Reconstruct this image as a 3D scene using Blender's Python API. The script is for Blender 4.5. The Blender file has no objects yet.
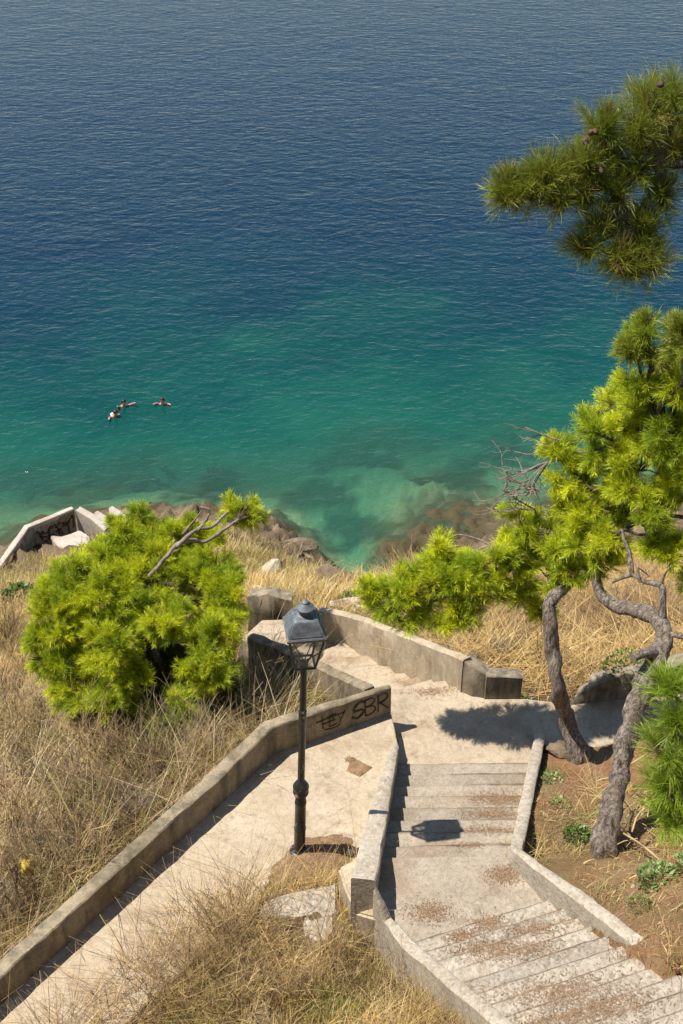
import bpy, bmesh, math, random
import numpy as np
from mathutils import Vector, noise as mnoise
random.seed(7)
RNG = np.random.default_rng(11)
S = bpy.context.scene
COL = S.collection
R = math.radians

# ------------------------------------------------------------------ camera maths
F = 1236.0
TILT = R(35)
CAMZ = 30.0
CT, ST = math.cos(TILT), math.sin(TILT)
def ray(px, py):
    dx = (px - 341.5) / F
    dy = (512 - py) / F
    return Vector((dx, CT + dy * ST, -ST + dy * CT))
def at(px, py, z):
    d = ray(px, py)
    t = (z - CAMZ) / d.z
    return Vector((d.x * t, d.y * t, z))
def aty(px, py, Y):
    d = ray(px, py)
    t = Y / d.y
    return Vector((d.x * t, Y, CAMZ + d.z * t))
def mpp(p):                       # metres per pixel at a point
    return (p.y * CT - (p.z - CAMZ) * ST) / F

# ------------------------------------------------------------------ numpy noise
def _hash(ix, iy, s):
    n = (ix * 374761393 + iy * 668265263 + s * 974711) & 0x7fffffff
    n = ((n ^ (n >> 13)) * 1274126177) & 0x7fffffff
    n = n ^ (n >> 16)
    return (n & 0xffff) / 65535.0
def vnoise(x, y, s=0):
    x = np.asarray(x, float); y = np.asarray(y, float)
    ix = np.floor(x).astype(np.int64); iy = np.floor(y).astype(np.int64)
    fx = x - ix; fy = y - iy
    fx = fx * fx * (3 - 2 * fx); fy = fy * fy * (3 - 2 * fy)
    a = _hash(ix, iy, s); b = _hash(ix + 1, iy, s); c = _hash(ix, iy + 1, s); d = _hash(ix + 1, iy + 1, s)
    return (a * (1 - fx) + b * fx) * (1 - fy) + (c * (1 - fx) + d * fx) * fy
def fbm(x, y, s=0, o=4):
    v = 0; a = 0.5; t = 0
    for i in range(o):
        v = v + a * vnoise(x, y, s + i * 17); t += a
        x = np.asarray(x) * 2.03 + 3.1; y = np.asarray(y) * 2.03 + 1.7; a *= 0.5
    return v / t

# ------------------------------------------------------------------ object helpers
def tag(o, label=None, cat=None, group=None, kind=None):
    if label: o['label'] = label
    if cat: o['category'] = cat
    if group: o['group'] = group
    if kind: o['kind'] = kind
    return o
def empty(name, loc, label, cat, group=None):
    o = bpy.data.objects.new(name, None); COL.objects.link(o)
    o.location = loc; o.empty_display_size = 0.2
    return tag(o, label, cat, group)
def link(name, me, mat, parent=None, smooth=None):
    if mat is not None and not me.materials:
        me.materials.append(mat)
    o = bpy.data.objects.new(name, me); COL.objects.link(o)
    if parent is not None:
        o.parent = parent
        o.matrix_parent_inverse.identity()
        me.transform(__import__('mathutils').Matrix.Translation(-Vector(parent.location)))
    if smooth is not None:
        me.shade_smooth()
        if smooth < 3: me.set_sharp_from_angle(angle=smooth)
    return o
def mesh_np(name, V, Fc, col=None, nper=3):
    """V (n,3), Fc (m,nper) -> mesh, optional per vertex colour"""
    me = bpy.data.meshes.new(name)
    n, m = len(V), len(Fc)
    me.vertices.add(n); me.vertices.foreach_set('co', np.ascontiguousarray(V, np.float32).ravel())
    me.loops.add(m * nper); me.loops.foreach_set('vertex_index', np.ascontiguousarray(Fc, np.int32).ravel())
    me.polygons.add(m); me.polygons.foreach_set('loop_start', np.arange(0, m * nper, nper, dtype=np.int32))
    me.update(calc_edges=True)
    if col is not None:
        a = me.attributes.new('tint', 'FLOAT_COLOR', 'POINT')
        c = np.ones((n, 4), np.float32); c[:, :col.shape[1]] = col
        a.data.foreach_set('color', c.ravel())
    return me
def bm_mesh(name, bm):
    me = bpy.data.meshes.new(name); bmesh.ops.recalc_face_normals(bm, faces=bm.faces)
    bm.to_mesh(me); bm.free(); return me

def refine(bm, L, jit, freq=3.0, seed=0.0, it=6):
    bmesh.ops.triangulate(bm, faces=bm.faces[:])
    for _ in range(it):
        es = [e for e in bm.edges if e.calc_length() > L]
        if not es: break
        bmesh.ops.subdivide_edges(bm, edges=es, cuts=1)
        bmesh.ops.triangulate(bm, faces=[f for f in bm.faces if len(f.verts) > 3])
    for v in bm.verts:
        p = v.co * freq + Vector((seed, seed * 1.7, seed * .3))
        v.co += mnoise.noise_vector(p) * jit + mnoise.noise_vector(p * 3.1) * jit * .5
def prism_bm(poly, z0, bm=None):
    """poly: list of Vector (top corners, own z); down to z0"""
    bm = bm or bmesh.new()
    t = [bm.verts.new(p) for p in poly]
    b = [bm.verts.new((p.x, p.y, z0)) for p in poly]
    n = len(poly)
    bm.faces.new(t); bm.faces.new(b[::-1])
    for i in range(n):
        bm.faces.new((t[i], b[i], b[(i + 1) % n], t[(i + 1) % n]))
    return bm
def slab(name, poly, z0, mat, parent=None, L=.25, jit=.006, seed=0, bevel=.012):
    bm = prism_bm(poly, z0)
    bmesh.ops.recalc_face_normals(bm, faces=bm.faces)
    if bevel:
        bmesh.ops.bevel(bm, geom=bm.edges[:], offset=bevel, segments=2, affect='EDGES')
    refine(bm, L, jit, seed=seed)
    return link(name, bm_mesh(name, bm), mat, parent, smooth=R(38))
def catmull(pts, step):
    P = [Vector(p) for p in pts]
    out = []
    n = len(P)
    for i in range(n - 1):
        p0 = P[max(i - 1, 0)]; p1 = P[i]; p2 = P[i + 1]; p3 = P[min(i + 2, n - 1)]
        k = max(1, int((p2 - p1).length / step))
        for j in range(k):
            t = j / k
            out.append(((p1 * 2) + (p2 - p0) * t + (p0 * 2 - p1 * 5 + p2 * 4 - p3) * t * t + (p1 * 3 - p0 - p2 * 3 + p3) * t ** 3) * .5)
    out.append(P[-1]); return out
def linepts(pts, step):
    out = []
    for a, b in zip(pts[:-1], pts[1:]):
        k = max(1, int((Vector(b) - Vector(a)).length / step))
        for j in range(k): out.append(Vector(a).lerp(Vector(b), j / k))
    out.append(Vector(pts[-1])); return out
def wall_mesh(pts, thick, zbot, side=1, step=.1, jit=.008, seed=0, curve=False, rows=3, ends=(0, 0)):
    """pts: top edge (seen side) with z.  thick: scalar or list per pt.  side=+1: body lies to the left of travel"""
    n0 = len(pts)
    th = thick if isinstance(thick, (list, tuple)) else [thick] * n0
    P = [Vector((p[0], p[1], p[2])) for p in pts]
    # resample with thickness
    cum = [0]
    for a, b in zip(P[:-1], P[1:]): cum.append(cum[-1] + (b - a).length)
    Q = catmull(P, step) if curve else linepts(P, step)
    cq = [0]
    for a, b in zip(Q[:-1], Q[1:]): cq.append(cq[-1] + (b - a).length)
    tq = np.interp(np.array(cq) / cq[-1], np.array(cum) / cum[-1], th)
    zb = zbot if callable(zbot) else (lambda x, y: zbot)
    bm = bmesh.new(); rings = []
    m = len(Q)
    for i, q in enumerate(Q):
        d0 = (Q[i] - Q[i - 1]) if i > 0 else (Q[1] - Q[0])
        d1 = (Q[i + 1] - Q[i]) if i < m - 1 else d0
        d0 = Vector((d0.x, d0.y)).normalized(); d1 = Vector((d1.x, d1.y)).normalized()
        d = (d0 + d1).normalized()
        nrm = Vector((-d.y, d.x)) * side
        k = 1 / max(.5, d.dot(d1))
        o = Vector((q.x + nrm.x * tq[i] * k, q.y + nrm.y * tq[i] * k, q.z))
        bI = min(zb(q.x, q.y), q.z - .15); bO = min(zb(o.x, o.y), q.z - .15)
        ring = []
        bev = .018
        for r in range(rows, 0, -1):
            f = r / rows
            ring.append(Vector((q.x, q.y, q.z - bev + (bI - q.z) * f)))
        ring.append(Vector((q.x, q.y, q.z - bev)))
        ring.append(Vector((q.x + nrm.x * bev, q.y + nrm.y * bev, q.z)))
        ring.append(Vector(((q.x + o.x) / 2, (q.y + o.y) / 2, q.z + .004)))
        ring.append(Vector((o.x - nrm.x * bev, o.y - nrm.y * bev, q.z)))
        ring.append(Vector((o.x, o.y, q.z - bev)))
        for r in range(1, rows + 1):
            f = r / rows
            ring.append(Vector((o.x, o.y, q.z - bev + (bO - q.z) * f)))
        rings.append([bm.verts.new(v) for v in ring])
    for a, b in zip(rings[:-1], rings[1:]):
        for j in range(len(a) - 1):
            bm.faces.new((a[j], a[j + 1], b[j + 1], b[j]))
    bm.faces.new(rings[0][::-1]); bm.faces.new(rings[-1])
    for v in bm.verts:
        p = v.co * 3.2 + Vector((seed, seed, seed))
        v.co += mnoise.noise_vector(p) * jit * 1.3 + mnoise.noise_vector(p * 3.3) * jit * 1.1
    return bm_mesh('wall', bm)
def tube_bm(bm, pts, radii, seg=8, rough=0, seed=0, cap=True):
    prev = None; up = Vector((0.3, 0.2, 1)).normalized()
    n = len(pts)
    for i, p in enumerate(pts):
        d = (pts[min(i + 1, n - 1)] - pts[max(i - 1, 0)])
        if d.length < 1e-6: d = Vector((0, 0, 1))
        d.normalize()
        a = d.cross(up)
        if a.length < .05: a = d.cross(Vector((1, 0, 0)))
        a.normalize(); b = d.cross(a)
        ring = []
        for k in range(seg):
            an = 2 * math.pi * k / seg
            r = radii[i]
            q = p + (a * math.cos(an) + b * math.sin(an)) * r
            if rough:
                q += (q - p) * rough * mnoise.noise(Vector((q.x * 9 + seed, q.y * 9, q.z * 4))) * 2
            ring.append(bm.verts.new(q))
        if prev:
            for k in range(seg):
                bm.faces.new((prev[k], prev[(k + 1) % seg], ring[(k + 1) % seg], ring[k]))
        elif cap:
            bm.faces.new(ring[::-1])
        prev = ring
    if cap: bm.faces.new(prev)
def lathe_bm(bm, prof, seg=20, c=Vector((0, 0, 0))):
    rings = []
    for r, z in prof:
        rings.append([bm.verts.new(c + Vector((r * math.cos(2 * math.pi * k / seg), r * math.sin(2 * math.pi * k / seg), z))) for k in range(seg)])
    for a, b in zip(rings[:-1], rings[1:]):
        for k in range(seg):
            bm.faces.new((a[k], a[(k + 1) % seg], b[(k + 1) % seg], b[k]))
    bm.faces.new(rings[0][::-1]); bm.faces.new(rings[-1])

# ------------------------------------------------------------------ materials
class N:
    def __init__(s, name):
        s.m = bpy.data.materials.new(name); s.m.use_nodes = True
        s.t = s.m.node_tree; s.t.nodes.clear()
        s.out = s.t.nodes.new('ShaderNodeOutputMaterial')
        s.geo = s.t.nodes.new('ShaderNodeNewGeometry')
    def n(s, typ, **kw):
        nd = s.t.nodes.new('ShaderNode' + typ)
        for k, v in kw.items():
            if k in nd.inputs: 
                if hasattr(v, 'is_output'): s.t.links.new(v, nd.inputs[k])
                else: nd.inputs[k].default_value = v
            else: setattr(nd, k, v)
        return nd
    def l(s, a, b): s.t.links.new(a, b)
    @property
    def pos(s): return s.geo.outputs['Position']
    def noise(s, scale, detail=4, rough=.55, vec=None, dist=0):
        nd = s.n('TexNoise', Scale=scale, Detail=detail, Roughness=rough, Distortion=dist)
        s.l(vec or s.pos, nd.inputs['Vector']); return nd.outputs['Fac']
    def vor(s, scale, feat='F1', vec=None):
        nd = s.n('TexVoronoi', feature=feat, Scale=scale); s.l(vec or s.pos, nd.inputs['Vector']); return nd
    def ramp(s, fac, stops):
        nd = s.n('ValToRGB'); e = nd.color_ramp.elements
        while len(e) < len(stops): e.new(.5)
        for el, (p, c) in zip(e, stops):
            el.position = p; el.color = (c if len(c) == 4 else (*c, 1)) if hasattr(c, '__len__') else (c, c, c, 1)
        s.l(fac, nd.inputs[0]); return nd.outputs[0]
    def mix(s, fac, a, b, mode='MIX'):
        nd = s.n('MixRGB', blend_type=mode)
        for i, v in enumerate((fac, a, b)):
            if hasattr(v, 'is_output'): s.l(v, nd.inputs[i])
            elif i == 0: nd.inputs[0].default_value = v
            else: nd.inputs[i].default_value = (*v, 1)
        return nd.outputs[0]
    def math(s, op, a, b=0.0, clamp=False):
        nd = s.n('Math', operation=op, use_clamp=clamp)
        for i, v in enumerate((a, b)):
            if hasattr(v, 'is_output'): s.l(v, nd.inputs[i])
            else: nd.inputs[i].default_value = v
        return nd.outputs[0]
    def bump(s, h, dist, strength=1.0, prev=None):
        nd = s.n('Bump', Distance=dist, Strength=strength); s.l(h, nd.inputs['Height'])
        if prev: s.l(prev, nd.inputs['Normal'])
        return nd.outputs[0]
    def princ(s, col, rough=.85, nrm=None, spec=.3, metal=0):
        p = s.n('BsdfPrincipled')
        for nm, v in (('Base Color', col), ('Roughness', rough), ('Metallic', metal), ('Specular IOR Level', spec)):
            if hasattr(v, 'is_output'): s.l(v, p.inputs[nm])
            else: p.inputs[nm].default_value = (*v, 1) if hasattr(v, '__len__') else v
        if nrm: s.l(nrm, p.inputs['Normal'])
        s.l(p.outputs[0], s.out.inputs[0]); return p

def concrete(name, a, b, dirt, speck=0.0, dirtamt=.5, dscale=.9, bump=.012, moss=0.0, peb=0.0, stripe=None):
    m = N(name)
    n1 = m.noise(1.7, 5, .6); n2 = m.noise(11, 4, .6); n3 = m.noise(70, 3, .6)
    c = m.mix(m.ramp(n1, [(.3, 0), (.7, 1)]), a, b)
    c = m.mix(m.ramp(n2, [(.42, 0), (.8, .55)]), c, tuple(x * .72 for x in a))
    dn = m.noise(dscale, 6, .65, dist=.6)
    c = m.mix(m.math('MULTIPLY', m.ramp(dn, [(.5, 0), (.68, 1)]), dirtamt), c, dirt)
    dn2 = m.noise(4.3, 6, .7)
    c = m.mix(m.math('MULTIPLY', m.ramp(dn2, [(.55, 0), (.72, 1)]), dirtamt * .7), c, tuple(x * .6 for x in dirt))
    if moss:
        mp = m.n('Mapping'); mp.inputs['Scale'].default_value = (3, 3, .5); m.l(m.pos, mp.inputs[0])
        mo = m.noise(1.6, 6, .7, vec=mp.outputs[0])
        c = m.mix(m.math('MULTIPLY', m.ramp(mo, [(.45, 0), (.62, 1)]), moss), c, (.06, .06, .04))
    v = m.vor(42)
    sp = m.ramp(v.outputs['Color'], [(.0, .55), (.5, 1), (1, 1.25)])
    c = m.mix(.25 + speck, c, sp, 'MULTIPLY')
    h = m.math('ADD', m.math('MULTIPLY', n2, .6), m.math('MULTIPLY', n3, .35))
    if peb:
        v2 = m.vor(24); v2c = m.ramp(v2.outputs['Color'], [(0, (.2, .16, .12)), (.35, (.5, .43, .34)), (.7, (.66, .6, .5)), (1, (.85, .8, .7))])
        c = m.mix(peb, c, v2c)
        h = m.math('ADD', h, m.math('MULTIPLY', v2.outputs['Distance'], -.9 * peb * 1.5))
    if stripe:                      # dirt line and worn lip along every step edge
        vec, c0, per = stripe
        dt = m.n('VectorMath', operation='DOT_PRODUCT'); m.l(m.pos, dt.inputs[0]); dt.inputs[1].default_value = vec
        q = m.math('DIVIDE', m.math('ADD', dt.outputs['Value'], -c0), per)
        q = m.math('ADD', q, m.math('MULTIPLY', m.math('SUBTRACT', m.noise(6, 4, .6), .5), .14))
        fl = m.math('FRACT', q)
        ln = m.ramp(fl, [(0, .85), (.05, .9), (.12, .15), (.3, 0), (.86, .1), (.97, .75)])
        ln = m.math('MULTIPLY', ln, m.ramp(m.noise(2.2, 3, .6), [(.3, .35), (.6, 1)]))
        c = m.mix(ln, c, tuple(x * .42 for x in dirt))
        sr = m.n('TexWhiteNoise', noise_dimensions='1D'); m.l(m.math('FLOOR', q), sr.inputs['W'])
        c = m.mix(1.0, c, m.ramp(sr.outputs['Value'], [(0, .84), (1, 1.05)]), 'MULTIPLY')
    # cracks
    cr = m.vor(1.15, 'DISTANCE_TO_EDGE', vec=None)
    wv = m.n('MixRGB'); 
    wn = m.n('TexNoise', Scale=3.0, Detail=5.0); m.l(m.pos, wn.inputs['Vector'])
    m.l(m.pos, wv.inputs[1]); m.l(wn.outputs['Color'], wv.inputs[2]); wv.inputs[0].default_value = .3
    m.l(wv.outputs[0], cr.inputs['Vector'])
    ck = m.ramp(cr.outputs['Distance'], [(0, 1), (.008, 0)])
    gate = m.ramp(m.noise(.8, 2), [(.5, 0), (.56, 1)])
    ck = m.math('MULTIPLY', ck, gate)
    c = m.mix(m.math('MULTIPLY', ck, .38), c, (.10, .075, .055))
    nr = m.bump(h, bump)
    m.princ(c, .9, nr, .2)
    return m.m

M = {}
M['path'] = concrete('beige_path_concrete', (.36, .29, .20), (.44, .365, .265), (.23, .16, .095), .15, .8)  # the path's own warm beige with brown dirt blotches
M['landing'] = concrete('landing_concrete', (.345, .275, .19), (.43, .355, .255), (.22, .15, .085), .15, .9)
M['steps'] = concrete('step_concrete', (.28, .235, .175), (.36, .305, .235), (.21, .145, .09), .3, .55)
M['pebble'] = concrete('washed_pebble_concrete', (.235, .20, .15), (.32, .275, .21), (.17, .115, .07), .45, .55, bump=.014, peb=.3)
M['wall'] = concrete('weathered_wall_concrete', (.25, .20, .13), (.32, .26, .175), (.12, .09, .05), .12, .75, 1.6, moss=.6)
M['pale_wall'] = concrete('pale_wall_concrete', (.40, .32, .215), (.46, .38, .27), (.24, .17, .10), .12, .6, 1.4, moss=.3)
M['kerb'] = concrete('pebbled_kerb_concrete', (.27, .225, .165), (.35, .30, .23), (.17, .125, .085), .35, .55, peb=.22)
M['old_wall'] = concrete('stained_old_concrete', (.25, .205, .145), (.32, .265, .19), (.10, .08, .055), .15, .85, 2.2, moss=.7)
M['white_wall'] = concrete('whitewashed_concrete', (.42, .365, .30), (.50, .445, .375), (.26, .20, .145), .12, .6)

def tint_mat(name, rough=.8, trans=0.0, spec=.2):
    m = N(name)
    at_ = m.n('Attribute', attribute_name='tint')
    if trans:
        d = m.n('BsdfDiffuse'); t = m.n('BsdfTranslucent'); g = m.n('BsdfGlossy', Roughness=.45)
        m.l(at_.outputs['Color'], d.inputs[0]); m.l(at_.outputs['Color'], t.inputs[0])
        mx = m.n('MixShader'); mx.inputs[0].default_value = trans
        m.l(d.outputs[0], mx.inputs[1]); m.l(t.outputs[0], mx.inputs[2])
        g.inputs[0].default_value = (.8, .85, .7, 1)
        mx2 = m.n('MixShader'); mx2.inputs[0].default_value = .035
        m.l(mx.outputs[0], mx2.inputs[1]); m.l(g.outputs[0], mx2.inputs[2])
        m.l(mx2.outputs[0], m.out.inputs[0])
    else:
        m.princ(at_.outputs['Color'], rough, None, spec)
    return m.m
M['needles'] = tint_mat('pine_needles', trans=.40)
M['grass'] = tint_mat('dry_grass_blades', trans=.3)
M['leaf'] = tint_mat('weed_leaves', trans=.3)
M['litter'] = tint_mat('fallen_needle_litter')

def bark_mat():
    m = N('pine_bark')
    mp = m.n('Mapping'); mp.inputs['Scale'].default_value = (1.3, 1.3, .3); m.l(m.pos, mp.inputs[0])
    v = m.vor(26, 'F1', vec=mp.outputs[0])
    n = m.noise(19, 6, .7, vec=mp.outputs[0], dist=.5); n2 = m.noise(3, 4, .6); n3 = m.noise(60, 3, .6)
    c = m.ramp(n, [(.36, (.045, .034, .027)), (.45, (.16, .13, .10)), (.55, (.30, .255, .21)), (.68, (.48, .43, .365))])
    c = m.mix(m.ramp(n2, [(.4, 0), (.7, .55)]), c, (.21, .15, .11))
    c = m.mix(.45, c, m.ramp(v.outputs['Color'], [(0, .55), (1, 1.25)]), 'MULTIPLY')
    h = m.math('ADD', n, m.math('MULTIPLY', n3, .25))
    m.princ(c, .92, m.bump(h, .06), .12); return m.m
M['bark'] = bark_mat()
def simple(name, col, rough=.6, metal=0, nscale=0, var=.3, spec=.4, bump=0):
    m = N(name)
    c = col
    nr = None
    if nscale:
        n = m.noise(nscale, 4, .6)
        c = m.mix(m.ramp(n, [(.35, 0), (.7, 1)]), tuple(x * (1 - var) for x in col), tuple(min(1, x * (1 + var)) for x in col))
        if bump: nr = m.bump(n, bump)
    m.princ(c, rough, nr, spec, metal); return m.m
M['twig'] = simple('grey_dead_twig', (.21, .17, .135), .9, 0, 12, .4, .1)
M['darktwig'] = simple('dark_twig', (.10, .075, .055), .9, 0, 9, .4, .1)
M['drystalk'] = simple('dry_stalk', (.36, .26, .14), .9, 0, 5, .45, .1)
def black_paint():
    m = N('worn_black_paint')
    n = m.noise(9, 6, .7); n2 = m.noise(30, 3)
    mp = m.n('Mapping'); mp.inputs['Scale'].default_value = (1, 1, .5); m.l(m.pos, mp.inputs[0])
    sc = m.noise(13, 5, .7, vec=mp.outputs[0])
    c = m.mix(m.ramp(n, [(.4, 0), (.75, 1)]), (.010, .010, .011), (.03, .03, .03))
    c = m.mix(m.ramp(sc, [(.60, 0), (.66, 1)]), c, (.30, .25, .19))
    m.princ(c, m.ramp(n2, [(.3, .28), (.7, .5)]), m.bump(n2, .003), .5); return m.m
M['black'] = black_paint()
M['greymetal'] = simple('grey_painted_lantern_metal', (.10, .112, .116), .55, 0, 14, .4, .6, .003)
M['darkmetal'] = simple('dark_lantern_metal', (.02, .022, .024), .45, 0, 18, .4, .5)
def glass_mat():
    m = N('dusty_clear_pane')
    t = m.n('BsdfTransparent'); t.inputs[0].default_value = (.97, .97, .96, 1)
    g = m.n('BsdfGlossy', Roughness=.06); d = m.n('BsdfDiffuse'); d.inputs[0].default_value = (.6, .57, .55, 1)
    fr = m.n('LayerWeight', Blend=.12)
    a = m.n('MixShader'); m.l(m.math('MULTIPLY', fr.outputs['Fresnel'], .5), a.inputs[0]); m.l(t.outputs[0], a.inputs[1]); m.l(g.outputs[0], a.inputs[2])
    b = m.n('MixShader'); b.inputs[0].default_value = .07; m.l(a.outputs[0], b.inputs[1]); m.l(d.outputs[0], b.inputs[2])
    m.l(b.outputs[0], m.out.inputs[0]); return m.m
M['glass'] = glass_mat()
M['spray'] = simple('black_spray_paint', (.045, .036, .028), .75, 0, 20, .5, .2)
def rock_mat():
    m = N('shore_rock')
    n = m.noise(1.3, 7, .65, dist=.4); n2 = m.noise(9, 5, .7); v = m.vor(2.2, 'DISTANCE_TO_EDGE')
    c = m.ramp(n, [(.3, (.07, .05, .032)), (.5, (.17, .125, .08)), (.7, (.28, .22, .15))])
    c = m.mix(m.ramp(n2, [(.4, 0), (.75, .6)]), c, (.09, .07, .05))
    m.princ(c, .9, m.bump(m.math('ADD', n, m.math('MULTIPLY', n2, .5)), .12), .2); return m.m
M['rock'] = rock_mat()
M['pale_rock'] = simple('pale_limestone', (.42, .34, .25), .9, 0, 6, .35, .15, .03)

# ------------------------------------------------------------------ key levels
ZP, Z2, Z1 = 16.6, 16.28, 17.30          # path platform, lower landing, middle landing

# ------------------------------------------------------------------ terrain (scattered control points)
ctrl = [(-150,900,15.2),(0,900,15.6),(100,840,15.9),(200,770,16.0),(150,740,15.0),(0,740,14),(-150,740,13.5),(0,660,11.5),(-200,660,11),
 (0,600,8),(100,600,9),(200,640,12.2),(200,600,9.5),(0,578,5.2),(-200,575,5.5),(100,560,4.6),(150,530,2.5),(200,545,4),
 (270,690,14.6),(320,702,15.3),(255,640,13.6),(262,606,13),(310,606,13.3),(350,612,13.6),(300,582,9.0),(260,560,5.5),(330,592,7.0),
 (230,530,2.2),(280,540,1.9),(320,572,1.9),(350,598,1.2),
 (-200,590,0),(-100,565,0),(0,545,0),(40,522,0),(130,506,0),(200,506,0),(270,513,0),(300,532,0),(330,560,0),(364,600,0),
 (560,640,14.5),(640,640,14.8),(480,640,15),(420,620,14.2),(560,600,11.5),(683,600,12),(850,600,12),(450,590,9),(560,575,7.5),(683,560,6),
 (480,572,3),(560,550,2),(683,530,1.5),(900,540,2),(405,604,6),
 (382,592,.1),(395,572,.25),(420,560,.3),(450,545,.35),(470,522,.25),(500,515,.3),(480,540,.5),(560,505,.3),(683,490,.3),(900,480,.3),(520,530,.8),
 (312,520,-1.2),(335,546,-1.6),(355,575,-1.3),(345,525,-1.2),(370,555,-.45),(400,535,-.02),(385,552,.02),(425,520,-.05),(440,510,-.12),(400,505,-.7),(440,492,-.7),(500,497,-.7),(360,500,-1.2),(330,505,-1.6),
 (380,470,-1.9),(330,480,-2.4),(430,470,-2.4),(250,490,-3.4),(150,480,-4.2),(60,490,-4.0),(0,520,-1.6),(10,505,-3),(-100,530,-2),(200,460,-4.2),(100,440,-4.8),(-100,440,-8),(0,440,-6.5),
 (300,425,-4.3),(400,430,-3.8),(560,440,-4.8),(683,430,-5),(900,430,-5),(115,405,-5.5),(0,380,-10),(100,385,-7.5),(200,370,-7.5),(350,370,-6.4),(500,380,-7),(683,370,-8),(900,370,-8),(-200,380,-7),
 (0,320,-12),(340,320,-11),(683,320,-13),(-300,320,-12),(1000,320,-13),(0,260,-18),(340,260,-18),(683,260,-19),(-500,250,-19),(1100,250,-19),(340,180,-24),(-500,180,-24),(1200,180,-24),
 (560,862,17.22),(580,758,16.45),(606,852,17.2),(683,760,16.7),(683,870,17.9),(650,925,18.15),(683,938,18.4),(850,900,18.7),(850,760,17),(600,715,16.1),(683,690,16.1),(850,690,16.1),
 (548,760,16.32),(534,820,16.98),(620,668,15.5),(683,655,15.4),(850,655,15.4),(540,690,15.7),(535,715,16.1),(490,660,15.6),
 (300,905,16.75),(300,955,16.72),(200,1024,16.6),(380,960,16.5),(450,1010,17.5),(100,1060,16.4),(520,1060,18.2),(300,1100,17.4),(390,930,16.8),(265,930,16.72),(335,950,16.7),
 (600,1024,19.2),(400,860,16.9),(450,800,16.4),(330,800,16.4),(150,930,16.3)]
CP = [tuple(at(*c)) for c in ctrl]
for x in (-25, -10, 0, 10, 25):
    CP += [(x, 4.6, 19.2), (x, 2, 24), (x, 0, 27.9), (x, -6, 28.3)]
CP += [(-25, 12, 13.5), (-25, 20, 8), (-25, 30, 3), (25, 14, 16), (25, 24, 8), (25, 34, 1.5), (25, 42, -1)]
CP = np.array(CP)
def rbf_fit(P):
    d = np.sqrt(((P[:, None, :2] - P[None, :, :2]) ** 2).sum(-1) + .35)
    n = len(P)
    A = np.zeros((n + 3, n + 3)); A[:n, :n] = d + np.eye(n) * -.02
    A[:n, n] = 1; A[:n, n + 1:] = P[:, :2]; A[n, :n] = 1; A[n + 1:, :n] = P[:, :2].T
    b = np.zeros(n + 3); b[:n] = P[:, 2]
    return np.linalg.solve(A, b)
W = rbf_fit(CP)
def hraw(x, y):
    x = np.clip(np.asarray(x, float).ravel(), -40, 45); y = np.clip(np.asarray(y, float).ravel(), -7, 130)
    out = np.empty(len(x))
    for i in range(0, len(x), 20000):
        xs = x[i:i + 20000, None]; ys = y[i:i + 20000, None]
        d = np.sqrt((xs - CP[None, :, 0]) ** 2 + (ys - CP[None, :, 1]) ** 2 + .35)
        out[i:i + 20000] = d @ W[:len(CP)] + W[len(CP)] + xs[:, 0] * W[-2] + ys[:, 0] * W[-1]
    return out
def inpoly(x, y, poly):
    x = np.asarray(x); y = np.asarray(y)
    c = np.zeros(x.shape, bool); n = len(poly); j = n - 1
    for i in range(n):
        xi, yi = poly[i][0], poly[i][1]; xj, yj = poly[j][0], poly[j][1]
        c ^= ((yi > y) != (yj > y)) & (x < (xj - xi) * (y - yi) / (yj - yi + 1e-12) + xi)
        j = i
    return c

# plan polygons ---------------------------------------------------------------
SBR_END = at(391, 687, 17.15); SBR_BEND = at(272, 728, 17.15)
LW_A = at(262, 740, 17.12); LW_B = at(0, 978, 17.05)
lw_dir = (LW_B - LW_A); LW_C = LW_B + lw_dir * .55
def off(p, dx, dy, z): return Vector((p.x + dx, p.y + dy, z))
PATH = [at(391, 714, ZP), at(397.5, 743, ZP), off(at(399, 745, ZP), 0, 0, ZP), at(388, 806, ZP), at(372, 866, ZP), at(340, 885, ZP), at(262, 898, ZP), at(150, 1000, ZP), at(60, 1090, ZP), at(-60, 1240, ZP),
        off(LW_C, .1, .1, ZP), off(LW_B, -.02, .05, ZP), off(LW_A, -.05, .05, ZP), off(SBR_BEND, 0, .05, ZP), off(SBR_END, -.02, .04, ZP)]
WB = [at(398.5, 743.5, ZP + .16), at(388, 810, 17.36), at(376, 881, 17.85)]          # stair side edge of the platform wall
RB = [at(535, 733, 16.36), at(510, 849, 17.50)]                                     # inner edge of right kerb wall
RA_end = at(612, 934, 18.62)
AX = Vector((.48, -.877, 0)).normalized()                                           # uphill direction of upper flight
AL = at(391, 918, Z1 + .1); AL.z = 0                                                   # left line of upper flight
AR = Vector((RB[1].x, RB[1].y, 0))
def lerp2(a, b, t): return a + (b - a) * t
def xon(a, b, y): return a.x + (b.x - a.x) * (y - a.y) / (b.y - a.y)
yB0 = at(460, 768, Z2).y
nB = 9; treadB = (yB0 - at(450, 858, Z1).y) / (nB - 1)
yB = [yB0 - i * treadB for i in range(nB + 1)]
LAND2 = [at(391, 712, Z2 + .1), at(398, 744, Z2 + .02), Vector((xon(WB[0], WB[1], yB0) - .1, yB0 - .1, Z2)), Vector((xon(RB[0], RB[1], yB0) + .1, yB0 - .1, Z2)), at(543, 745, Z2), at(575, 752, Z2), at(640, 738, Z2), at(760, 735, Z2), at(1000, 735, Z2),
         at(1000, 688, Z2), at(760, 688, Z2), at(683, 690, Z2), at(640, 697, Z2), at(573, 704, Z2), at(524, 698, Z2), at(487, 690, Z2), at(466, 688, Z2), at(450, 686, Z2), at(420, 690, Z2), at(386, 694, Z2)]
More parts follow.
